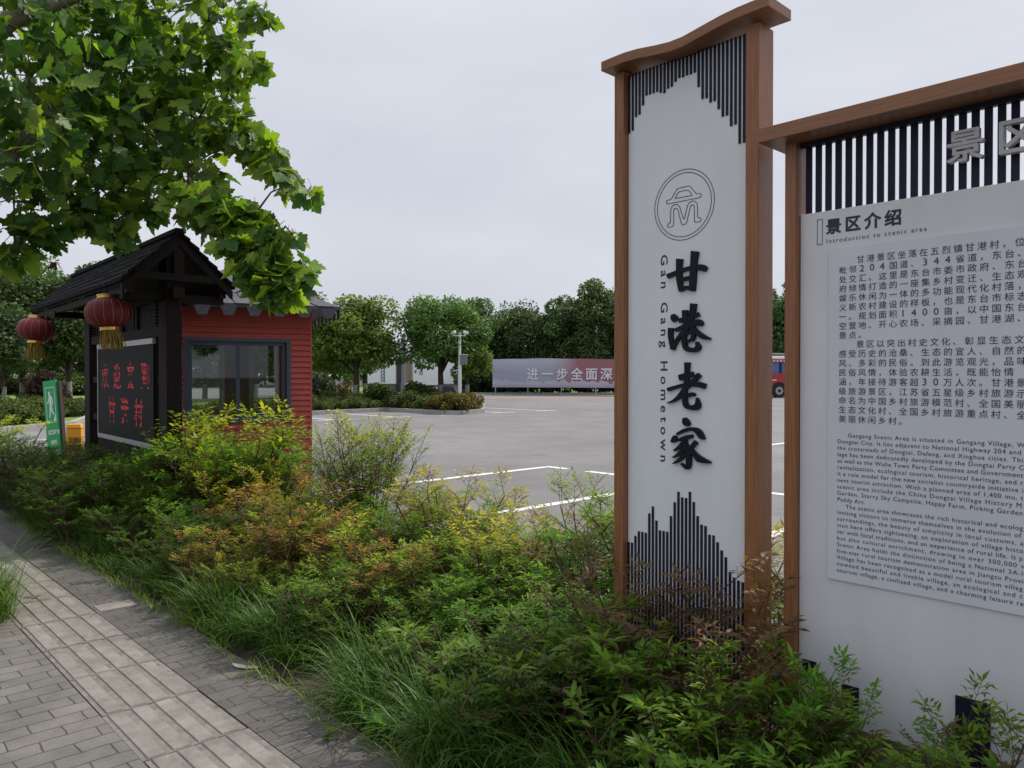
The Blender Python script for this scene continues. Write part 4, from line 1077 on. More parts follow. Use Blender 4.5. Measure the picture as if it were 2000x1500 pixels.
for x in (1.25, 6.9):
    mb = MB(); mb.lathe([(.52, 0), (.52, .02)], 24); arch = [(a * math.cos(t), a * math.sin(t)) for a in (.60,) for t in np.linspace(0, math.pi, 16)]
    m3 = MB(); m3.prism([(x + c, .50 + s) for c, s in arch] + [(x - .60, .40), (x + .60, .40)], lambda a, b: (a, -.006, b), lambda a, b: (a, .05, b)); m3.build('wheel_arch', 'tyre', bs)
    m3 = MB(); m3.tube([(x, -.03, .48), (x, .25, .48)], .48, 28); w_ = m3.build('wheel', 'tyre', bs)
    m3 = MB(); m3.tube([(x, -.045, .48), (x, -.031, .48)], .28, 20)
    m3.build('rim', 'rim', w_)
    m3 = MB(); m3.tube([(x, -.06, .48), (x, -.046, .48)], .12, 12); m3.build('hub', 'tyre', w_)
mb = MB()
for k in range(4):
    x = .82 + k * .26; mb.box(x, .019, 2.52, x + .06, .029, 2.64); mb.box(x + .07, .019, 2.60, x + .15, .029, 2.64); mb.box(x + .09, .019, 2.52, x + .12, .029, 2.59)
mb.box(.66, -.006, 1.2, 1.05, -.001, 1.26)
mb.build('side_marks', 'bus_white', bs)
MB().box(-.03, .25, 1.5, .0, 2.15, 2.5).build('windscreen', 'bus_window', bs)
for y in (.2, 1.95): MB().box(-.02, y, .65, .0, y + .25, .85).build('headlight', 'bus_white', bs)

# ================================================================== FOLIAGE
LEAFLET_V = np.array([(0, 0, 0), (.42, .17, .035), (.42, 0, -.02), (.42, -.17, .035), (1, 0, -.14)], float)
LEAFLET_F = np.array([(0, 2, 1), (0, 3, 2), (2, 4, 1), (3, 4, 2)])
CLUMP_V = np.array([(0, -.42, 0), (.45, -.5, .1), (1, 0, -.12), (.45, .5, .1), (0, .42, 0)], float)
def rand_unit(n):
    v = rng.normal(size=(n, 3)); return unit(v)
def lerp3(a, b, t): return np.array(a) * (1 - t) + np.array(b) * t

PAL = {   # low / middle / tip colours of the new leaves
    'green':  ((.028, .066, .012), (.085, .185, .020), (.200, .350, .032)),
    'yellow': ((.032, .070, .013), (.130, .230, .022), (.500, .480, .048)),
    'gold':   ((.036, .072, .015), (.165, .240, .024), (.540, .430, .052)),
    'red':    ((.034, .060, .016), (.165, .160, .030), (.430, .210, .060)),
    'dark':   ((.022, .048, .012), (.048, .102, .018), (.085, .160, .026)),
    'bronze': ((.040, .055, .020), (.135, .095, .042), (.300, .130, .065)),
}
def make_shrub(name, pal, seed, H=.75, W=.36, canes=9, fr_per=7, size=.046, tall=False, nodes=(.36, .54, .70, .84)):
    r = random.Random(seed); P = []; D = []; U = []; S = []; C = []
    stems = MB(); lo, mi, ti = PAL[pal]
    for c in range(canes):
        a = r.uniform(0, 6.283); rr = W * .35 * math.sqrt(r.random()); h = H * r.uniform(.62, 1.0) * (1.0 if c else 1.05)
        b = Vector((rr * math.cos(a), rr * math.sin(a), 0)); lean = W * r.uniform(.2, .9)
        top = Vector((b.x + lean * math.cos(a), b.y + lean * math.sin(a), h * .82))
        mid = b.lerp(top, .5) + Vector((-.02 * math.cos(a), -.02 * math.sin(a), .03)); mid.z = h * .42
        stems.tube([b, mid, top], [.0075, .006, .004], 5)
        warm = r.random()
        for f in range(fr_per):
            ff = f / max(1, fr_per - 1); t = (.55 + .45 * ff) if tall else (.18 + .82 * ff)
            base = b.lerp(mid, t * 2) if t < .5 else mid.lerp(top, t * 2 - 1)
            az = a + f * 2.4 + r.uniform(-.5, .5); el = R(r.uniform(5, 35) + 38 * ff)
            d = Vector((math.cos(az) * math.cos(el), math.sin(az) * math.cos(el), math.sin(el)))
            L = H * r.uniform(.30, .44) * (1.0 - .25 * ff); droop = r.uniform(.15, .45) * (1.1 - .6 * ff)
            side = d.cross(Vector((0, 0, 1))).normalized()
            pt = lambda u: base + d * (L * u) + Vector((0, 0, -1)) * (L * droop * u * u)
            stems.tube([pt(0), pt(.5), pt(1)], [.0028, .002, .0012], 3, caps=False)
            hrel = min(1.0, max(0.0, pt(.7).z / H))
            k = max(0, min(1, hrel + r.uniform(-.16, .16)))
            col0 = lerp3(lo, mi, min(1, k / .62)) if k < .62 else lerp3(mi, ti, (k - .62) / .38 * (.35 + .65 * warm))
            items = []
            for u in nodes:
                for sg in (-1, 1):
                    pd = (side * sg * .85 + d * .5 + Vector((0, 0, r.uniform(-.1, .35)))).normalized()
                    pl = L * .42 * (1.15 - u * .6); o = pt(u)
                    stems.tube([o, o + pd * pl], [.0014, .0009], 3, caps=False)
                    sd_ = pd.cross(Vector((0, 0, 1))); sd_ = sd_.normalized() if sd_.length > 1e-3 else side
                    for w in (.42, .74):
                        q = o + pd * (pl * w) + Vector((0, 0, -pl * .12 * w * w))
                        for s2 in (-1, 1): items.append((q, (pd * .62 + sd_ * s2 * .8).normalized(), .86))
                    items.append((o + pd * pl, pd, 1.1))
            e = pt(1)
            for s2 in (-1, 1): items.append((e, (d * .6 + side * s2 * .8).normalized(), .95))
            items.append((e, d, 1.15))
            for q, dd, sz in items:
                if r.random() < .06: continue
                dd = (dd + Vector((r.uniform(-.22, .22), r.uniform(-.22, .22), r.uniform(-.42, .18)))).normalized()
                P.append(q); D.append(dd); U.append((r.uniform(-.45, .45), r.uniform(-.45, .45), 1)); S.append(size * sz * r.uniform(.75, 1.25))
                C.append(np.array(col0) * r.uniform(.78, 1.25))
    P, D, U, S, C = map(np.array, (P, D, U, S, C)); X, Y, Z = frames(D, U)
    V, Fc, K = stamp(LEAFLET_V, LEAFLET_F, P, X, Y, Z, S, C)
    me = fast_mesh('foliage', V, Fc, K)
    root = bpy.data.objects.new(name, None); COL.objects.link(root); root.empty_display_size = .1
    fo = link_mesh('foliage', me, 'nandina_leaf', root); sm = stems.build('stems', 'stem_red', root); kids(root, fo, sm)
    return root

SH = {}
specs = [('green', 11, {}), ('green', 12, dict(W=.42)), ('yellow', 13, {}), ('yellow', 14, dict(W=.42, canes=10)), ('gold', 15, {}), ('red', 16, {}), ('dark', 17, dict(W=.44, canes=10)), ('dark', 18, dict(W=.4)), ('bronze', 19, dict(canes=6, fr_per=6))]
for pal, sd_, kw in specs:
    SH.setdefault(pal, []).append(make_shrub('shrub', pal, sd_, **kw))
SH['tall'] = [make_shrub('shrub', 'yellow', 31, H=1.0, W=.50, canes=26, fr_per=9, size=.040, tall=True)]
SH['thin'] = [make_shrub('shrub', 'yellow', 32, H=1.0, W=.40, canes=7, fr_per=7, size=.042, tall=True)]
SH['full'] = [make_shrub('shrub', 'yellow', 51, H=.75, W=.46, canes=22, fr_per=8, size=.044), make_shrub('shrub', 'green', 52, H=.75, W=.46, canes=20, fr_per=8, size=.044), make_shrub('shrub', 'gold', 53, H=.75, W=.44, canes=20, fr_per=8, size=.042)]
SH['big'] = [make_shrub('shrub', 'green', 41, H=.55, W=.40, canes=8, fr_per=6, size=.062, nodes=(.40, .62, .82)),
             make_shrub('shrub', 'green', 42, H=.55, W=.40, canes=8, fr_per=6, size=.060, nodes=(.40, .62, .82))]
USED = set()
def shrub(kind, x, y, h, label=None, group=None, wide=1.0, rot=None, z=0.0):
    protos = SH[kind]; pr = protos[rnd.randrange(len(protos))]
    if pr.name not in USED: USED.add(pr.name); o = pr
    else: o = copy_tree(pr)
    h0 = {'tall': 1.0, 'thin': 1.0, 'big': .55}.get(kind, .75)
    s = h / h0; o.location = (x, y, z - .02); o.rotation_euler = (0, 0, rnd.uniform(0, 6.28) if rot is None else rot)
    o.scale = (s * wide, s * wide, s)
    for k in ('label', 'category', 'group'):
        if k in o: del o[k]
    tag(o, label, 'shrub', group); return o
GREEN_L = 'leafy heavenly bamboo shrub packed into the long hedge beside the pavement'
DARK_L = 'dark green shrub in the shaded hedge below the notice board'
HEDGE = 'shrubs of the hedge along the pavement'
rows = [(2.26, .42), (2.52, .56), (2.86, .66), (3.30, .72), (3.72, .74)]
for ri, (y0, h0) in enumerate(rows):
    x = 1.1 - .13 * ri
    while x > -13.1:
        xx = x + rnd.uniform(-.12, .12); yy = y0 + rnd.uniform(-.12, .12) - (.20 if ri == 0 and xx < -4.6 else 0)
        step = .40 if x > -5 else .46
        x -= step
        if -2.65 < xx < 1.6 and 2.70 < yy < 3.48: continue
        if xx < -7.1 and 2.48 < yy < 2.95: continue
        if xx < -9.0 and yy > 3.2: continue
        if xx < -10.4 and yy > 3.0: continue
        if xx < -11.2 and ri > 2: continue
        h = h0 * rnd.uniform(.86, 1.12) * (.62 if ri >= 3 and -7.0 < xx < -5.8 else .80 if ri >= 3 and -5.6 < xx < -3.0 else .84 if ri >= 2 and -7.2 < xx < -3.2 else 1)
        if xx > -2.9 and yy < 3: h = min(h, .50 * rnd.uniform(.85, 1.08)) * (.92 if xx > -1.6 else 1.05)
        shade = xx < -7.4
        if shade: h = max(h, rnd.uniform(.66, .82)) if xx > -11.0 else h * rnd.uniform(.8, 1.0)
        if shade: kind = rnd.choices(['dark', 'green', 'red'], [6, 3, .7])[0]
        elif ri <= 1: kind = rnd.choices(['green', 'dark', 'yellow', 'red'], [5, 3, 1.6, .6])[0]
        else: kind = rnd.choices(['green', 'yellow', 'gold', 'red'], [5, 3.4, 1.4, .8])[0]
        if xx > -2.7 and yy < 2.8:
            kind = rnd.choice(['big', 'big', 'dark', 'green'])
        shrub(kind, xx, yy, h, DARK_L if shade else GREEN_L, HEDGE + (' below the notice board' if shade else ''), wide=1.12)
# the ones that stand out
shrub('tall', -5.55, 3.58, 1.22, 'tall airy yellow green shrub standing alone above the hedge before the parking lot', wide=.62)
FULL = SH['full']
for k, x, y, h, w, lab in ((0, -7.30, 3.12, 1.20, 1.0, 'large sunlit yellow green shrub in front of the booth window'),
                           (1, -6.98, 3.34, .95, .92, 'bright green rounded shrub at the red wall of the booth'),
                           (2, -6.78, 2.98, .76, .95, 'orange tipped shrub in front of the lower red wall of the booth'),
                           (1, -7.12, 2.74, 1.02, .8, 'green shrub beside the near post of the notice board')):
    SH['full'] = [FULL[k]]; shrub('full', x, y, h, lab, wide=w, rot=1.1 * k + .4)
SH['full'] = FULL
shrub('red', -5.05, 2.65, .80, 'rusty orange shrub in the middle of the hedge', wide=1.0)
shrub('gold', -4.35, 3.45, .84, 'golden leaved shrub in front of the painted bay line', wide=1.0)
shrub('thin', -3.02, 3.55, 1.1, 'thin tall shrub beside the left post of the narrow sign', wide=.7)
shrub('gold', -3.45, 3.05, .72, 'yellow and orange shrub left of the narrow sign', wide=1.1)
shrub('bronze', -2.08, 2.80, .88, 'bronze red shrub covering the foot bars of the narrow sign', wide=.95)
shrub('bronze', -1.80, 2.78, .80, 'dark red shrub at the right post of the narrow sign', wide=1.1)
shrub('bronze', -.95, 2.68, .42, 'small purple red shrub at the foot of the information board', wide=1.0)
shrub('big', -.42, 2.68, .54, 'leafy spray at the right edge of view before the information board', wide=.6)
shrub('big', -1.20, 2.70, .52, 'light green spray leaning on the white foot of the information board', wide=.55)
shrub('big', -.74, 2.68, .56, 'fine green spray in front of the right part of the information board', wide=.55)
shrub('yellow', -13.0, 2.35, .95, 'pale shrub with loose sprays at the far left end of the hedge', wide=1.1)

# ------------------------------------------------------------------ grass edging
def blades(n, xs, ys, length, width, lean_az, spread, col_lo, col_hi, tuft=7, base_z=-.02, gappy=0.0):
    m = n // tuft; cx_ = rng.uniform(*xs, m)
    if gappy:
        keep = (np.sin(cx_ * 4.3) + np.sin(cx_ * 7.9 + 1.3) + np.sin(cx_ * 17.1 + .4)) * .4 + rng.normal(0, .55, m) > -gappy
        cx_ = cx_[keep]; m = len(cx_)
    cy_ = ys(cx_, m)
    bx_ = np.repeat(cx_, tuft) + rng.normal(0, .022, m * tuft); by_ = np.repeat(cy_, tuft) + rng.normal(0, .022, m * tuft); n = m * tuft
    L = length * rng.uniform(.4, 1.15, n) * np.repeat(rng.uniform(.55, 1.2, m) * (1 + .22 * np.sin(cx_ * 5.1) + .15 * np.sin(cx_ * 11 + 2)), tuft); az = lean_az + rng.normal(0, spread, n) + np.repeat(rng.normal(0, .7, m), tuft); th0 = rng.uniform(.02, .45, n); th1 = rng.uniform(.7, 1.9, n)
    K = 6; pts = np.zeros((n, K, 3)); pos = np.stack([bx_, by_, np.full(n, base_z)], 1); pts[:, 0] = pos
    for k in range(1, K):
        th = th0 + th1 * (k / (K - 1)) ** 1.4; s = L / (K - 1)
        pos = pos + np.stack([np.cos(az) * np.sin(th) * s, np.sin(az) * np.sin(th) * s, np.cos(th) * s], 1); pts[:, k] = pos
    side = np.stack([-np.sin(az), np.cos(az), np.zeros(n)], 1)
    wd = width * np.array([.7, 1, .95, .75, .45, .06]); w = (rng.uniform(.7, 1.2, n))[:, None] * wd[None]
    A = pts + side[:, None, :] * w[:, :, None] * .5; B = pts - side[:, None, :] * w[:, :, None] * .5
    V = np.stack([A, B], 2).reshape(-1, 3); V[:, 2] = np.maximum(V[:, 2], base_z + .003)
    base = (np.arange(n) * K * 2)[:, None]; q = np.array([[2 * k, 2 * k + 1, 2 * k + 3, 2 * k + 2] for k in range(K - 1)])
    Fc = (base[:, :, None] + q[None]).reshape(-1, 4)
    t = rng.random(n); c = (np.array(col_lo)[None] * (1 - t[:, None]) + np.array(col_hi)[None] * t[:, None])
    return V, Fc, np.repeat(c, K * 2, axis=0)
def join(parts):
    V = []; Fc = []; K = []; n = 0
    for v, f, k in parts: V.append(v); Fc.append(f + n); K.append(k); n += len(v)
    return np.concatenate(V), np.concatenate(Fc), np.concatenate(K)
pa = [blades(5200, (-9.5, -4.8), lambda x, m: 1.82 + np.abs(rng.normal(0, .13, m)) + .05 * np.sin(x * 3.1), .32, .0060, -math.pi / 2, 1.0, (.028, .075, .014), (.085, .175, .026), tuft=12, gappy=.05),
      blades(12500, (-4.9, .6), lambda x, m: 1.86 + np.abs(rng.normal(0, .19, m)) + .07 * np.sin(x * 3.1) + .05 * np.sin(x * 9), .41, .0060, -math.pi / 2, 1.0, (.028, .075, .014), (.100, .205, .028), tuft=12, gappy=.25),
      blades(2600, (-13.4, -9), lambda x, m: 1.9 + np.abs(rng.normal(0, .14, m)), .42, .009, -math.pi / 2, 1.0, (.05, .10, .02), (.12, .2, .04)),
      blades(1500, (-9.5, .5), lambda x, m: 1.74 + rng.normal(0, .03, m), .17, .005, -math.pi / 2, 1.3, (.12, .21, .03), (.24, .33, .05))]
V, Fc, K = join(pa); me = fast_mesh('grass', V, Fc, K); link_mesh('edging_grass', me, 'grass_blade'); tag(bpy.data.objects['edging_grass'], 'long arching green grass along the pavement edge', 'grass', kind='stuff')
pa = [blades(4200, (-6.75, -5.50), lambda x, m: rng.uniform(.45, 1.0, m), .44, .006, .2, 1.2, (.06, .12, .02), (.16, .24, .045)),
      blades(900, (-10.5, -8.2), lambda x, m: rng.uniform(.3, .8, m), .28, .006, -.5, 1.8, (.06, .12, .02), (.14, .22, .04))]
V, Fc, K = join(pa); me = fast_mesh('grass', V, Fc, K); o = link_mesh('pit_grass', me, 'grass_blade'); tag(o, 'yellow green grass in the tree pit at the left edge', 'grass', kind='stuff')
mb = MB(); mb.box(-6.85, .10, -.05, -5.55, .94, .004); o = mb.build('tree_pit_soil', 'soil'); o['kind'] = 'structure'
# lawn and island ground cover, coarse tufts
def lawn_tufts(poly_x, poly_y, n, z, ln):
    return blades(n, poly_x, lambda x, m: rng.uniform(*poly_y, m), ln, .03, 0, 3, (.07, .13, .025), (.17, .24, .045), base_z=z)
pa = [lawn_tufts((-45, -28.2), (9.3, 26), 3500, .05, .22), lawn_tufts((-28, -25.0), (19.2, 21.2), 900, .05, .22)]
V, Fc, K = join(pa); me = fast_mesh('grass', V, Fc, K); o = link_mesh('island_grass', me, 'grass_blade'); tag(o, 'rough grass covering the planted island', 'grass', kind='stuff')

# litter and weeds on the pavement
mb = MB(); rr = random.Random(5)
def flake(x, y, s, z=.004):
    a = rr.uniform(0, 6.28); n = 6; c = [(x + s * (.5 + .5 * rr.random()) * math.cos(a + i * 1.047) * (1 if i % 3 else 1.6), y + s * (.5 + .5 * rr.random()) * math.sin(a + i * 1.047) * .6, z + rr.uniform(0, s * .3)) for i in range(n)]
    mb.add(c, [(0, 1, 2), (0, 2, 3), (0, 3, 4), (0, 4, 5)])
for k in range(420):
    y = 1.66 - abs(rr.gauss(0, .13)); x = rr.uniform(-9, .8); flake(x, y, rr.uniform(.004, .013), .009)
for k in range(150): flake(rr.uniform(-8, .5), rr.uniform(-.4, 1.6), rr.uniform(.003, .009), .011)
o = mb.build('leaf_litter', 'dry_leaf'); tag(o, 'brown crumbs of dry leaves scattered along the pavement edge', 'leaf litter', kind='stuff')
for (px, py_, ln, an, lab) in ((472, 1308, .16, .5, 'pale curved dry leaf blade on the paving beside the grass'), (60, 1170, .10, 1.3, 'brown dry leaf lying near the tree pit')):
    p = gr(px, py_); mb = MB(); q = []
    for i in range(7):
        t = i / 6 - .5; w = .012 * (1 - (2 * t) ** 2) + .002; cxp = p.x + ln * t * math.cos(an) - .02 * (t * t) * 4 * math.sin(an); cyp = p.y + ln * t * math.sin(an) + .02 * (t * t) * 4 * math.cos(an)
        q += [(cxp - w * math.sin(an), cyp + w * math.cos(an), .014), (cxp + w * math.sin(an), cyp - w * math.cos(an), .008)]
    mb.add(q, [(2 * i, 2 * i + 1, 2 * i + 3, 2 * i + 2) for i in range(6)]); o = mb.build('dry_leaf', 'litter_pale' if lab[0] == 'p' else 'dry_leaf'); tag(o, lab, 'leaf')
def weed(px, py_, n, s, label):
    p = gr(px, py_); P = np.zeros((n, 3)); az = rng.uniform(0, 6.28, n); el = rng.uniform(.15, 1.1, n); hh = rng.uniform(0, s * .8, n)
    P[:, 2] = hh; D = np.stack([np.cos(az) * np.cos(el), np.sin(az) * np.cos(el), np.sin(el)], 1)
    C = np.array((.09, .19, .03)) * rng.uniform(.7, 1.4, (n, 1)); X, Y, Z = frames(D, np.tile((0, 0, 1.0), (n, 1)))
    V, Fc, K = stamp(LEAFLET_V * np.array((1, 1.5, 1)), LEAFLET_F, P, X, Y, Z, rng.uniform(.6, 1.2, n) * s, C)
    root = thing('weed', label, 'weed', (p.x, p.y, .002)); link_mesh('leaves', fast_mesh('leaves', V, Fc, K), 'nandina_leaf', root)
    MB().tube([(0, 0, 0), (0, 0, s * .9)], [.003, .002], 5).build('stem', 'twig', root)
weed(641, 1446, 14, .045, 'small round leaved weed growing in a paving joint'); weed(745, 1450, 46, .085, 'bushy bright green weed at the pavement edge'); weed(300, 1195, 10, .05, 'tiny weed beside the stone band')

# ------------------------------------------------------------------ the plane tree
half = [(0.0, .02), (-.10, .17), (-.02, .40), (.10, .33), (.17, .46), (.33, .66), (.40, .50), (.52, .47), (.50, .24), (.66, .34), (.74, .20), (.84, .17), (1.0, 0.0)]
outl = half + [(x, -y) for x, y in half[-2::-1]]
def pz(x, y): return .16 * abs(y) - .20 * x * x - .22 * y * y
PL_V = np.array([(.30, 0, pz(.3, 0) - .03)] + [(x, y, pz(x, y)) for x, y in outl], float); nO = len(outl)
PL_F = np.array([(0, 1 + (i + 1) % nO, 1 + i) for i in range(nO)])
trunk_b = Vector((-6.05, .62, 0))
pt_ = thing('plane_tree', 'large plane tree whose leafy lobed branches hang over the upper left', 'tree', trunk_b)
# leaf clumps: (px, py, radius in px, depth)
CL = [(20, 50, 80, 4.9), (150, 30, 85, 5.2), (255, 45, 85, 5.5), (355, 25, 80, 5.8), (440, 20, 52, 5.8), (60, 150, 100, 4.8), (180, 150, 100, 5.2), (300, 140, 95, 5.6), (400, 130, 72, 5.9), (448, 105, 36, 5.7),
      (40, 280, 95, 4.7), (160, 270, 100, 5.1), (290, 260, 100, 5.5), (390, 235, 78, 5.8), (430, 190, 52, 5.9), (452, 258, 40, 5.7), (506, 40, 26, 4.7), (496, 128, 20, 5.3), (468, 145, 26, 5.5),
      (490, 290, 34, 5.6), (525, 305, 30, 5.5), (548, 338, 22, 5.4), (566, 362, 20, 5.3), (604, 376, 17, 5.2), (30, 390, 70, 4.8), (110, 395, 62, 5.1), (200, 370, 62, 5.3), (290, 355, 70, 5.5), (365, 330, 60, 5.6),
      (230, 432, 36, 5.3), (228, 470, 16, 5.2), (165, 440, 18, 5.2), (30, 450, 52, 4.9), (30, 498, 26, 4.9), (90, 455, 28, 5.0), (300, 405, 20, 5.3), (378, 392, 36, 5.2), (392, 402, 28, 5.1), (425, 395, 28, 5.3), (462, 420, 34, 5.2), (448, 440, 28, 5.1), (495, 425, 26, 5.2), (410, 430, 20, 5.1),
      (490, 470, 38, 5.1), (492, 500, 30, 5.0), (520, 520, 34, 5.0), (545, 462, 20, 5.1), (572, 458, 15, 5.0), (560, 540, 30, 5.0), (595, 525, 22, 5.0), (575, 565, 18, 4.9), (510, 560, 24, 4.9), (505, 545, 26, 4.9), (480, 520, 24, 4.9), (455, 480, 24, 5.0), (535, 500, 26, 5.0), (548, 560, 24, 4.9), (470, 440, 26, 5.1), (540, 572, 18, 4.9), (520, 582, 12, 4.8),
      # deeper layer of the same crown
      (60, 120, 120, 6.3), (220, 110, 120, 6.6), (350, 130, 90, 6.8), (110, 260, 120, 6.2), (260, 260, 110, 6.6), (380, 220, 70, 6.8), (180, 360, 70, 6.4), (320, 330, 60, 6.6)]
# the rest of the crown, out of the frame
EX = [((-6.4, .3, 5.2), .95), ((-6.9, 1.6, 5.6), .9), ((-5.4, -.4, 5.4), .9), ((-5.9, 1.2, 6.0), .9), ((-7.5, .4, 5.0), .9), ((-6.2, -1.2, 4.9), .9), ((-7.3, -1.0, 5.2), .9), ((-6.9, 2.6, 6.2), .8), ((-8.0, 1.8, 5.6), .8), ((-4.7, .9, 5.9), .8)]
cent = []
for px, py_, rp, Z in CL: cent.append((cz(px, Z, hz(py_, Z)), rp * Z / F_PX))
for c, rw in EX: cent.append((Vector(c), rw))
def plane_leaves(cent, n_view, n_deep):
    P = []; D = []; U = []; S = []; C = []
    for ci, (c, rw) in enumerate(cent):
        deep = n_view - n_deep <= ci < n_view
        n = int(max(4, 92 * (rw / .32) ** 2 * (.8 if deep else 1.0))) if rw > .16 else int(max(6, 52 * (rw / .12) ** 2))
        if ci >= n_view: n = 150
        d = rand_unit(n); rad = rw * rng.uniform(.25, 1.0, n) ** .6
        pos = np.array(c)[None] + d * rad[:, None] * np.array((1.15, 1.15, 1.0))
        outw = unit(d * np.array((1, 1, .4)) + rng.normal(0, .5, (n, 3)) + np.array((0, 0, -.55)))
        up = unit(rng.normal(0, .60, (n, 3)) + np.array((.40, -.50, .50)))
        big = rng.random(n) < .12
        sz = np.where(big, rng.uniform(.13, .165, n), rng.uniform(.065, .125, n)) * (1.0 if ci < n_view else 1.35)
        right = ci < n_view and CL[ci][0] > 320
        young_lit = rng.random(n) ** (1.7 if right else 3.4)  # right-hand clumps brighter: the crown's lit side put into leaf colour
        col = np.array((.048, .108, .024))[None] * (1 - young_lit[:, None]) + np.array((.25, .35, .040))[None] * young_lit[:, None]
        col *= rng.uniform(.75, 1.2, (n, 1))
        P.append(pos); D.append(outw); U.append(up); S.append(sz); C.append(col)
    return [np.concatenate(k) for k in (P, D, U, S, C)]
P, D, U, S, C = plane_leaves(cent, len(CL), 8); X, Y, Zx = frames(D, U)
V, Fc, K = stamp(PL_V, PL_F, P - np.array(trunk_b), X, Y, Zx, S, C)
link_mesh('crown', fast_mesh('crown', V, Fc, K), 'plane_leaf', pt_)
# petioles and twigs
mb = MB(); tb = Vector(trunk_b)
hubs = [Vector(h) for h in ((-6.2, 1.25, 3.25), (-6.0, 1.9, 3.5), (-5.9, 2.2, 3.0), (-5.6, 2.1, 2.75), (-6.3, .9, 4.3), (-6.0, 1.6, 4.2))]
for c, rw in cent:
    c = Vector(c); big_ = [Vector(k) for k, r_ in cent if r_ > rw * 1.25 and (Vector(k) - c).length < 1.2]
    h = min(big_ or hubs, key=lambda v: (v - c).length); m_ = h.lerp(c, .5) + Vector((0, 0, .06))
    mb.tube([h - tb, m_ - tb, c - tb], [.009, .006, .0035], 5)
    if (h - c).length > 1.0: mb.v = mb.v[:-15]; mb.f = [f for f in mb.f if max(f) < len(mb.v)]
    for k in range(3):
        e = c + Vector(rand_unit(1)[0]) * rw * .8; mb.tube([c - tb, c.lerp(e, .5) - tb + Vector((0, 0, .02)), e - tb], [.0045, .0035, .002], 4)
for i in range(0, len(P), 2):
    a = Vector(P[i]) - tb; b = a - Vector(D[i]) * (S[i] * .55) + Vector((0, 0, .035)); mb.tube([b, a], [.0016, .0018], 3, caps=False)
mb.build('twigs', 'twig', pt_)
mb = MB()
mb.tube([(0, 0, -.05), (.02, .03, 1.2), (.05, .05, 2.4), (-.02, .05, 3.3), (-.15, .15, 4.4), (-.3, .3, 5.6)], [.20, .155, .145, .13, .10, .06], 14)
mb.tube([(.04, .05, 2.35), (-.02, .35, 2.9), (-.1, .75, 3.25), (.05, 1.28, 3.5)], [.10, .08, .065, .045], 10)
mb.tube([(.05, 1.28, 3.5), (.2, 1.6, 3.05), (.45, 1.5, 2.75)], [.04, .03, .02], 8)
mb.tube([(-.02, .05, 3.3), (.2, .45, 3.8), (.1, .95, 4.2)], [.08, .06, .04], 9)
mb.tube([(-.02, .05, 3.2), (-.6, .1, 3.9), (-1.2, .2, 4.8)], [.08, .06, .04], 9)
mb.tube([(-.02, .05, 3.4), (.2, -.6, 4.2), (.5, -1.2, 4.9)], [.08, .06, .04], 9)
mb.build('trunk', 'bark_plane', pt_, smooth=True)
mb = MB()
for px, py_, Z in ((128, 440, 5.1), (112, 512, 5.0)):
    c = cz(px, Z, hz(py_, Z)) - tb
    for k in range(4):
        d_ = Vector(rand_unit(1)[0]); d_.z = -abs(d_.z) - .3; d_.normalize(); s_ = d_.cross(Vector((.3, .8, .2))).normalized()
        a = .06; mb.add([c, c + d_ * a * .6 + s_ * .030, c + d_ * a * 1.3, c + d_ * a * .6 - s_ * .030], [(0, 1, 2, 3)])
a = cz(108, 5.05, hz(395, 5.05)) - tb; b = cz(110, 5.05, hz(505, 5.05)) - tb; mb.tube([a, a.lerp(b, .5) + Vector((.01, 0, 0)), b], .0028, 4)
mb.build('dry_leaves', 'dry_leaf', pt_)

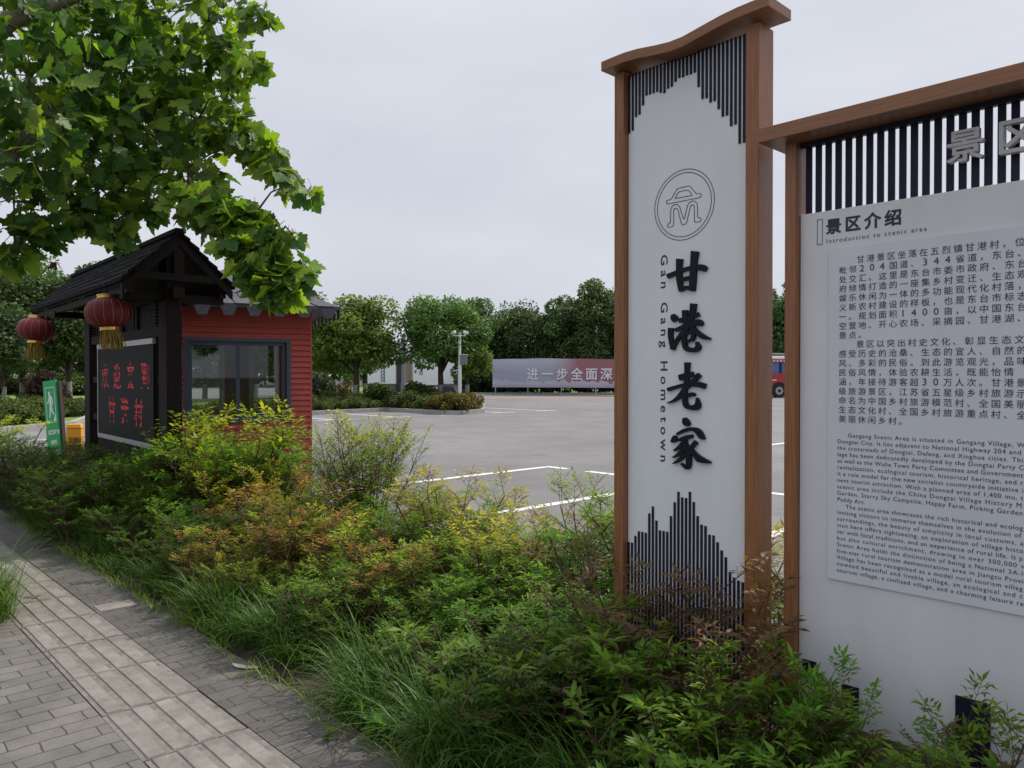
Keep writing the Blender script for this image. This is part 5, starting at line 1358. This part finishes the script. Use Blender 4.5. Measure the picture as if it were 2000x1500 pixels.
# ------------------------------------------------------------------ distant trees
FAR_V = np.array([(0, 0, 0), (.5, .34, .08), (1, 0, -.1), (.5, -.34, .08)], float); FAR_F = np.array([(0, 3, 2, 1)])
def far_tree(H, Rw, hb, seed, n_leaf, leaf, col_a, col_b, trunk_r=.14, limed=False, squash=1.0, clumps=34, bark='bark_dark', name='tree'):
    g = np.random.default_rng(seed); root = bpy.data.objects.new(name, None); COL.objects.link(root)
    cz_, rz = (H + hb) / 2, (H - hb) / 2
    cs = []; 
    while len(cs) < clumps:
        d = g.normal(size=3); d /= np.linalg.norm(d); rr = g.uniform(.35, .9)
        taper = 1.0 - .25 * max(0, d[2])
        c = np.array((d[0] * Rw * rr * taper, d[1] * Rw * rr * taper, cz_ + d[2] * rz * rr * squash)); cs.append((c, g.uniform(.24, .40) * Rw, g.uniform(.72, 1.22)))
    P = []; D = []; U = []; C = []
    per = n_leaf // clumps
    for c, r_, tone in cs:
        d = g.normal(size=(per, 3)); d /= np.linalg.norm(d, axis=1, keepdims=True); rad = r_ * g.uniform(.35, 1.0, per) ** .45
        pos = c + d * rad[:, None] * np.array((1, 1, .8)); P.append(pos)
        D.append(unit(d * .8 + g.normal(0, .55, (per, 3)) + np.array((0, 0, -.3)))); U.append(unit(d * .6 + g.normal(0, .5, (per, 3)) + np.array((0, 0, .7))))
        t = g.random(per)[:, None]; C.append((np.array(col_a) * (1 - t) + np.array(col_b) * t) * tone * g.uniform(.85, 1.15, (per, 1)))
    P, D, U, C = map(np.concatenate, (P, D, U, C)); P[:, 2] = np.maximum(P[:, 2], hb * .75)
    X, Y, Z = frames(D, U); V, Fc, K = stamp(FAR_V, FAR_F, P, X, Y, Z, leaf * g.uniform(.6, 1.3, len(P)), C)
    cr = link_mesh('crown', fast_mesh('crown', V, Fc, K), 'far_leaf', root)
    mb = MB(); mb.tube([(0, 0, -.1), (.03, .02, hb * .6), (-.02, .03, hb * 1.1), (.02, 0, H * .62)], [trunk_r * 1.15, trunk_r, trunk_r * .85, trunk_r * .3], 9)
    for c, r_, tone in cs[:9]:
        z0 = min(hb * g.uniform(.85, 1.4), c[2] - .1); mb.tube([(0, .02, z0), (c[0] * .45, c[1] * .45, z0 + (c[2] - z0) * .6), tuple(c)], [trunk_r * .5, trunk_r * .32, trunk_r * .1], 5)
    tr = mb.build('trunk', bark, root, smooth=True); kids(root, cr, tr)
    if limed:
        lm = MB().tube([(0, 0, -.05), (.02, .01, 1.05)], [trunk_r * 1.2, trunk_r * 1.06], 10).build('lime_wash', 'lime_white', root); kids(root, lm)
    return root
def place(o, px, Z, label, group=None, sc=1.0, rot=0.0, z=0.05, cat='tree', sxy=None):
    p = cz(px, Z, z); o.location = p; o.scale = (sxy or sc, sxy or sc, sc); o.rotation_euler = (0, 0, rot)
    for k in ('label', 'category', 'group'):
        if k in o: del o[k]
    return tag(o, label, cat, group)
A_, B_ = (.080, .155, .034), (.235, .365, .070)
A2, B2 = (.056, .125, .036), (.150, .265, .064)
place(far_tree(5.3, 2.15, 1.6, 101, 15000, .15, A_, B_, .12, True), 695, 36, 'round bright green camphor tree with whitewashed trunk nearest the red booth', sc=1.0, sxy=1.2)
place(far_tree(5.75, 2.2, 1.55, 102, 16000, .15, A2, B2, .13, True, clumps=40), 860, 36.5, 'darker camphor tree on the island just behind the white mast', sxy=1.1)
place(far_tree(3.6, 1.35, 1.1, 103, 8000, .14, A_, B_, .1, True, clumps=22), 912, 36.8, 'small bright camphor crown right of the white mast', z=.05)
place(far_tree(5.0, 2.2, 1.4, 104, 12000, .16, A2, B2, .12, True), 650, 44, 'second camphor tree behind the bright one, partly hidden by the booth')
place(far_tree(4.6, 1.9, 1.2, 105, 10000, .16, A2, B2, .11, True), 712, 50, 'thin trunked camphor tree behind the round bright one', sc=.95)
D1, D2 = (.045, .092, .036), (.12, .20, .062)
dk = [far_tree(9.4, 3.4, 1.2, 201, 15000, .24, D1, D2, .2, clumps=46), far_tree(8.2, 3.3, .9, 202, 14000, .24, D1, (.105, .18, .056), .2, clumps=46), far_tree(9.8, 3.0, 1.0, 203, 15000, .24, D1, (.13, .215, .066), .2, clumps=46)]
usedk = set()
DKL = ['tall dark evergreen tree behind the banner, left of the brush lettering', 'dark evergreen with a rounded top behind the left end of the banner', 'broad dark evergreen above the white banner letters', 'dark evergreen behind the red half of the banner', 'leafy dark evergreen with a high top beside the narrow sign']
spots = [(915, 70, 0, 9.3), (985, 72, 1, 8.2), (1040, 70, 1, 8.2), (1095, 68, 2, 8.6), (1150, 66, 2, 9.9), (1225, 67, 0, 9.6), (1310, 68, 1, 9.0), (1400, 67, 0, 9.4), (1485, 66, 2, 9.2), (1545, 64, 1, 9.6), (1640, 66, 0, 9), (1800, 67, 1, 9)]
for i, (px, Z, k, h) in enumerate(spots):
    o = dk[k] if k not in usedk else copy_tree(dk[k]); usedk.add(k); h0 = (9.4, 8.2, 9.8)[k]
    place(o, px, Z, ['tall dark evergreen tree behind the right end of the white building', 'dark evergreen with a rounded top behind the left end of the banner', 'lower dark evergreen above the first white banner letters', 'dark evergreen behind the middle letters of the banner', 'high topped dark evergreen just left of the narrow sign',
          'dark evergreen hidden behind the left edge of the narrow sign', 'dark evergreen hidden behind the narrow sign', 'dark evergreen behind the bus front', 'dark evergreen rising above the bus roof between the two signs', 'tall dark evergreen right behind the bus, at the board post', 'dark evergreen behind the information board', 'farthest right dark evergreen behind the information board'][i],
          'dark evergreens beyond the parking lot', sc=h / h0, rot=i * 1.3, sxy=h / h0 * 1.05)
# dark undergrowth below them
ug = far_tree(2.0, 1.7, .15, 301, 5000, .2, (.020, .040, .015), (.045, .075, .025), .06, clumps=16, name='bush')
for i, px in enumerate((925, 955, 985, 1030, 1080, 1130, 1180, 1240, 1320, 1420)):
    o = ug if i == 0 else copy_tree(ug)
    place(o, px, 65.5 + (i % 3), 'dark bush of the undergrowth behind and beside the banner', 'dark undergrowth bushes behind the banner', sc=1.1 + .1 * (i % 2), rot=i, cat='bush')
# trees at the left, beyond the entrance
E1, E2 = (.045, .090, .030), (.125, .19, .060)
lf = [far_tree(8.2, 3.2, 1.5, 401, 15000, .20, E1, E2, .16, True, clumps=44), far_tree(7.0, 2.6, 1.4, 402, 12000, .19, E1, (.10, .155, .045), .13, True, clumps=38), far_tree(4.6, 1.7, .9, 403, 8000, .17, (.035, .065, .028), (.10, .14, .055), .09, True, clumps=26)]
ul = set()
for i, (px, Z, k, h, lab) in enumerate([(-40, 38, 0, 8.4, 'tree at the far left edge beyond the entrance road'), (45, 42, 0, 8.6, 'tall tree behind the left lantern'), (135, 40, 1, 7.8, 'light green tree above the left end of the notice board roof'), (215, 44, 0, 8.2, 'tree showing between the lantern and the notice board posts'),
          (8, 33, 2, 4.4, 'small tree with a white painted trunk on the lawn at the left edge'), (300, 46, 1, 7.6, 'tree behind the LED screen and the booth'), (400, 48, 0, 7.4, 'tree seen through the booth windows'), (500, 47, 1, 6.6, 'tree behind the right part of the booth'), (570, 52, 0, 7.6, 'tall tree whose top shows over the booth roof corner'), (90, 60, 1, 8.6, 'distant tree between the lanterns'), (-5, 66, 0, 9, 'distant tree behind the left lawn'), (620, 60, 1, 6.2, 'dark tree filling the gap right of the booth')]):
    o = lf[k] if k not in ul else copy_tree(lf[k]); ul.add(k); h0 = (8.2, 7.0, 4.6)[k]
    place(o, px, Z, lab, 'trees beyond the entrance', sc=h / h0, rot=i * 2.1)

# ------------------------------------------------------------------ low planting far off
def ball(H, W_, seed, n, leaf, a, b): return far_tree(H, W_, .05, seed, n, leaf, a, b, .04, clumps=18, name='bush')
lowv = [ball(.75, .62, 501, 2600, .085, (.035, .065, .016), (.105, .130, .026)), ball(.72, .66, 502, 2600, .085, (.030, .060, .016), (.120, .140, .030)), ball(.75, .6, 503, 2600, .085, (.045, .06, .018), (.20, .135, .035))]
ul = set()
def low(k, x, y, h, label, group=None, w=1.0):
    o = lowv[k] if k not in ul else copy_tree(lowv[k]); ul.add(k); o.location = (x, y, .03); s = h / .75; o.scale = (s * w, s * w, s); o.rotation_euler = (0, 0, rnd.uniform(0, 6))
    for q in ('label', 'category', 'group'):
        if q in o: del o[q]
    return tag(o, label, 'bush', group)
IG = 'low bushes of the island hedge'
n_ = 0
y = 9.6
for xx_, yy_ in ((-23.65, 19.55), (-24.25, 20.45), (-25.0, 21.2)): low(2, xx_, yy_, .75, 'orange tinged bush at the right tip of the island hedge', IG + ' right tip')
while y < 18.3:
    for off in (.55, 1.5):
        xk = -25.9 + (-27.6 + 25.9) * (y - 9.0) / 9.75
        low(n_ % 2, xk - off + rnd.uniform(-.1, .1), y, rnd.uniform(.5, .72), 'low yellow green bush of the island hedge along the kerb facing the booth', IG + ' beside the booth'); n_ += 1
    y += .85
for row, yy in enumerate((19.35, 20.3, 21.3)):
    x = -23.9 - .75 * row
    while x > -28.2:
        rt = x > -25.0
        low(2 if rt and rnd.random() < .6 else n_ % 2, x + rnd.uniform(-.1, .1), yy + rnd.uniform(-.1, .1), rnd.uniform(.66, .84), 'orange tinged bush at the right tip of the island hedge' if rt else 'low olive bush of the island hedge around the white mast', IG + (' right tip' if rt else ' around the mast')); n_ += 1
        x -= .85
x = -29
while x > -36:
    low(n_ % 2, x, 18.6 + rnd.uniform(-.3, .3), rnd.uniform(.5, .8), 'low olive bush in the deeper part of the island', IG + ' inside'); low(n_ % 2, x - .4, 21.5 + rnd.uniform(-.6, .6), rnd.uniform(.5, .8), 'low olive bush in the deeper part of the island', IG + ' inside'); n_ += 1; x -= 1.0
bb = ball(1.15, .85, 511, 5000, .11, (.028, .062, .018), (.105, .165, .030))
place(bb, 748, 37.5, 'round clipped bush left of the tan gateway', cat='bush'); b2 = copy_tree(bb); place(b2, 813, 36.0, 'round clipped bush in front of the white railing', cat='bush', rot=2, sc=1.08, sxy=1.15)
place(ball(.95, 1.1, 512, 4000, .11, (.05, .02, .022), (.14, .05, .05)), 675, 46, 'dark red leaved bush left of the whitewashed trunks', cat='bush')
place(ball(1.5, 1.3, 513, 5000, .12, (.03, .05, .03), (.09, .12, .06)), 625, 40, 'grey green bush close to the right wall of the booth', cat='bush')
place(ball(1.6, .9, 514, 4000, .12, (.035, .022, .022), (.08, .04, .04)), 84, 31, 'dark purple bush behind the green sign', cat='bush')
# hedge on the left verge
n_ = 0
for row, off in enumerate((.7, 1.6, 2.5)):
    for t in np.linspace(0, 1, 13):
        a = Vector((-22.9, -5.0)).lerp(Vector((-23.6, 3.6)), min(1, t * 2)) if t < .5 else Vector((-23.6, 3.6)).lerp(Vector((-31, 8.2)), (t - .5) * 2)
        low(n_ % 2, a.x - off - .1, a.y - off * .35 + rnd.uniform(-.2, .2), rnd.uniform(.55, .78), 'dark low bush of the verge hedge across the entrance road', 'verge hedge across the entrance road', w=1.15); n_ += 1
for i, (px, Z, h) in enumerate([(30, 62, 1.5), (75, 64, 1.7), (120, 60, 1.5), (150, 58, 1.6), (-10, 60, 1.5), (185, 62, 1.6)]):
    p = cz(px, Z); low(1, p.x, p.y, h, 'sunny yellow green bush along the far side of the left lawn', 'bushes along the far side of the left lawn', w=1.6)
# a wide far wood closing the horizon
P = []; g = np.random.default_rng(9)
n = 26000; pxs = g.uniform(-700, 2700, n); Zs = g.uniform(105, 135, n); hh = (5.0 + 2.2 * np.sin(pxs * .013) + 1.4 * np.sin(pxs * .041 + 1)) * np.sqrt(g.random(n))
q = (pxs - 1000) / F_PX; P = np.stack([Zs * (q * SA - CA), Zs * (q * CA + SA), hh], 1)
D = unit(g.normal(size=(n, 3)) + np.array((0, 0, -.2))); X, Y, Z = frames(D, unit(g.normal(0, .6, (n, 3)) + np.array((0, 0, .6))))
C = np.array((.03, .06, .022)) * g.uniform(.7, 1.6, (n, 1)); V, Fc, K = stamp(FAR_V, FAR_F, P, X, Y, Z, g.uniform(.7, 1.6, n), C)
o = link_mesh('far_wood', fast_mesh('far_wood', V, Fc, K), 'far_leaf'); tag(o, 'far line of woodland closing the horizon', 'woodland', kind='stuff')
for lst in SH.values():
    for o in lst:
        if o.name not in USED:
            for c in KIDS.get(o.name, []): bpy.data.objects.remove(c)
            bpy.data.objects.remove(o)
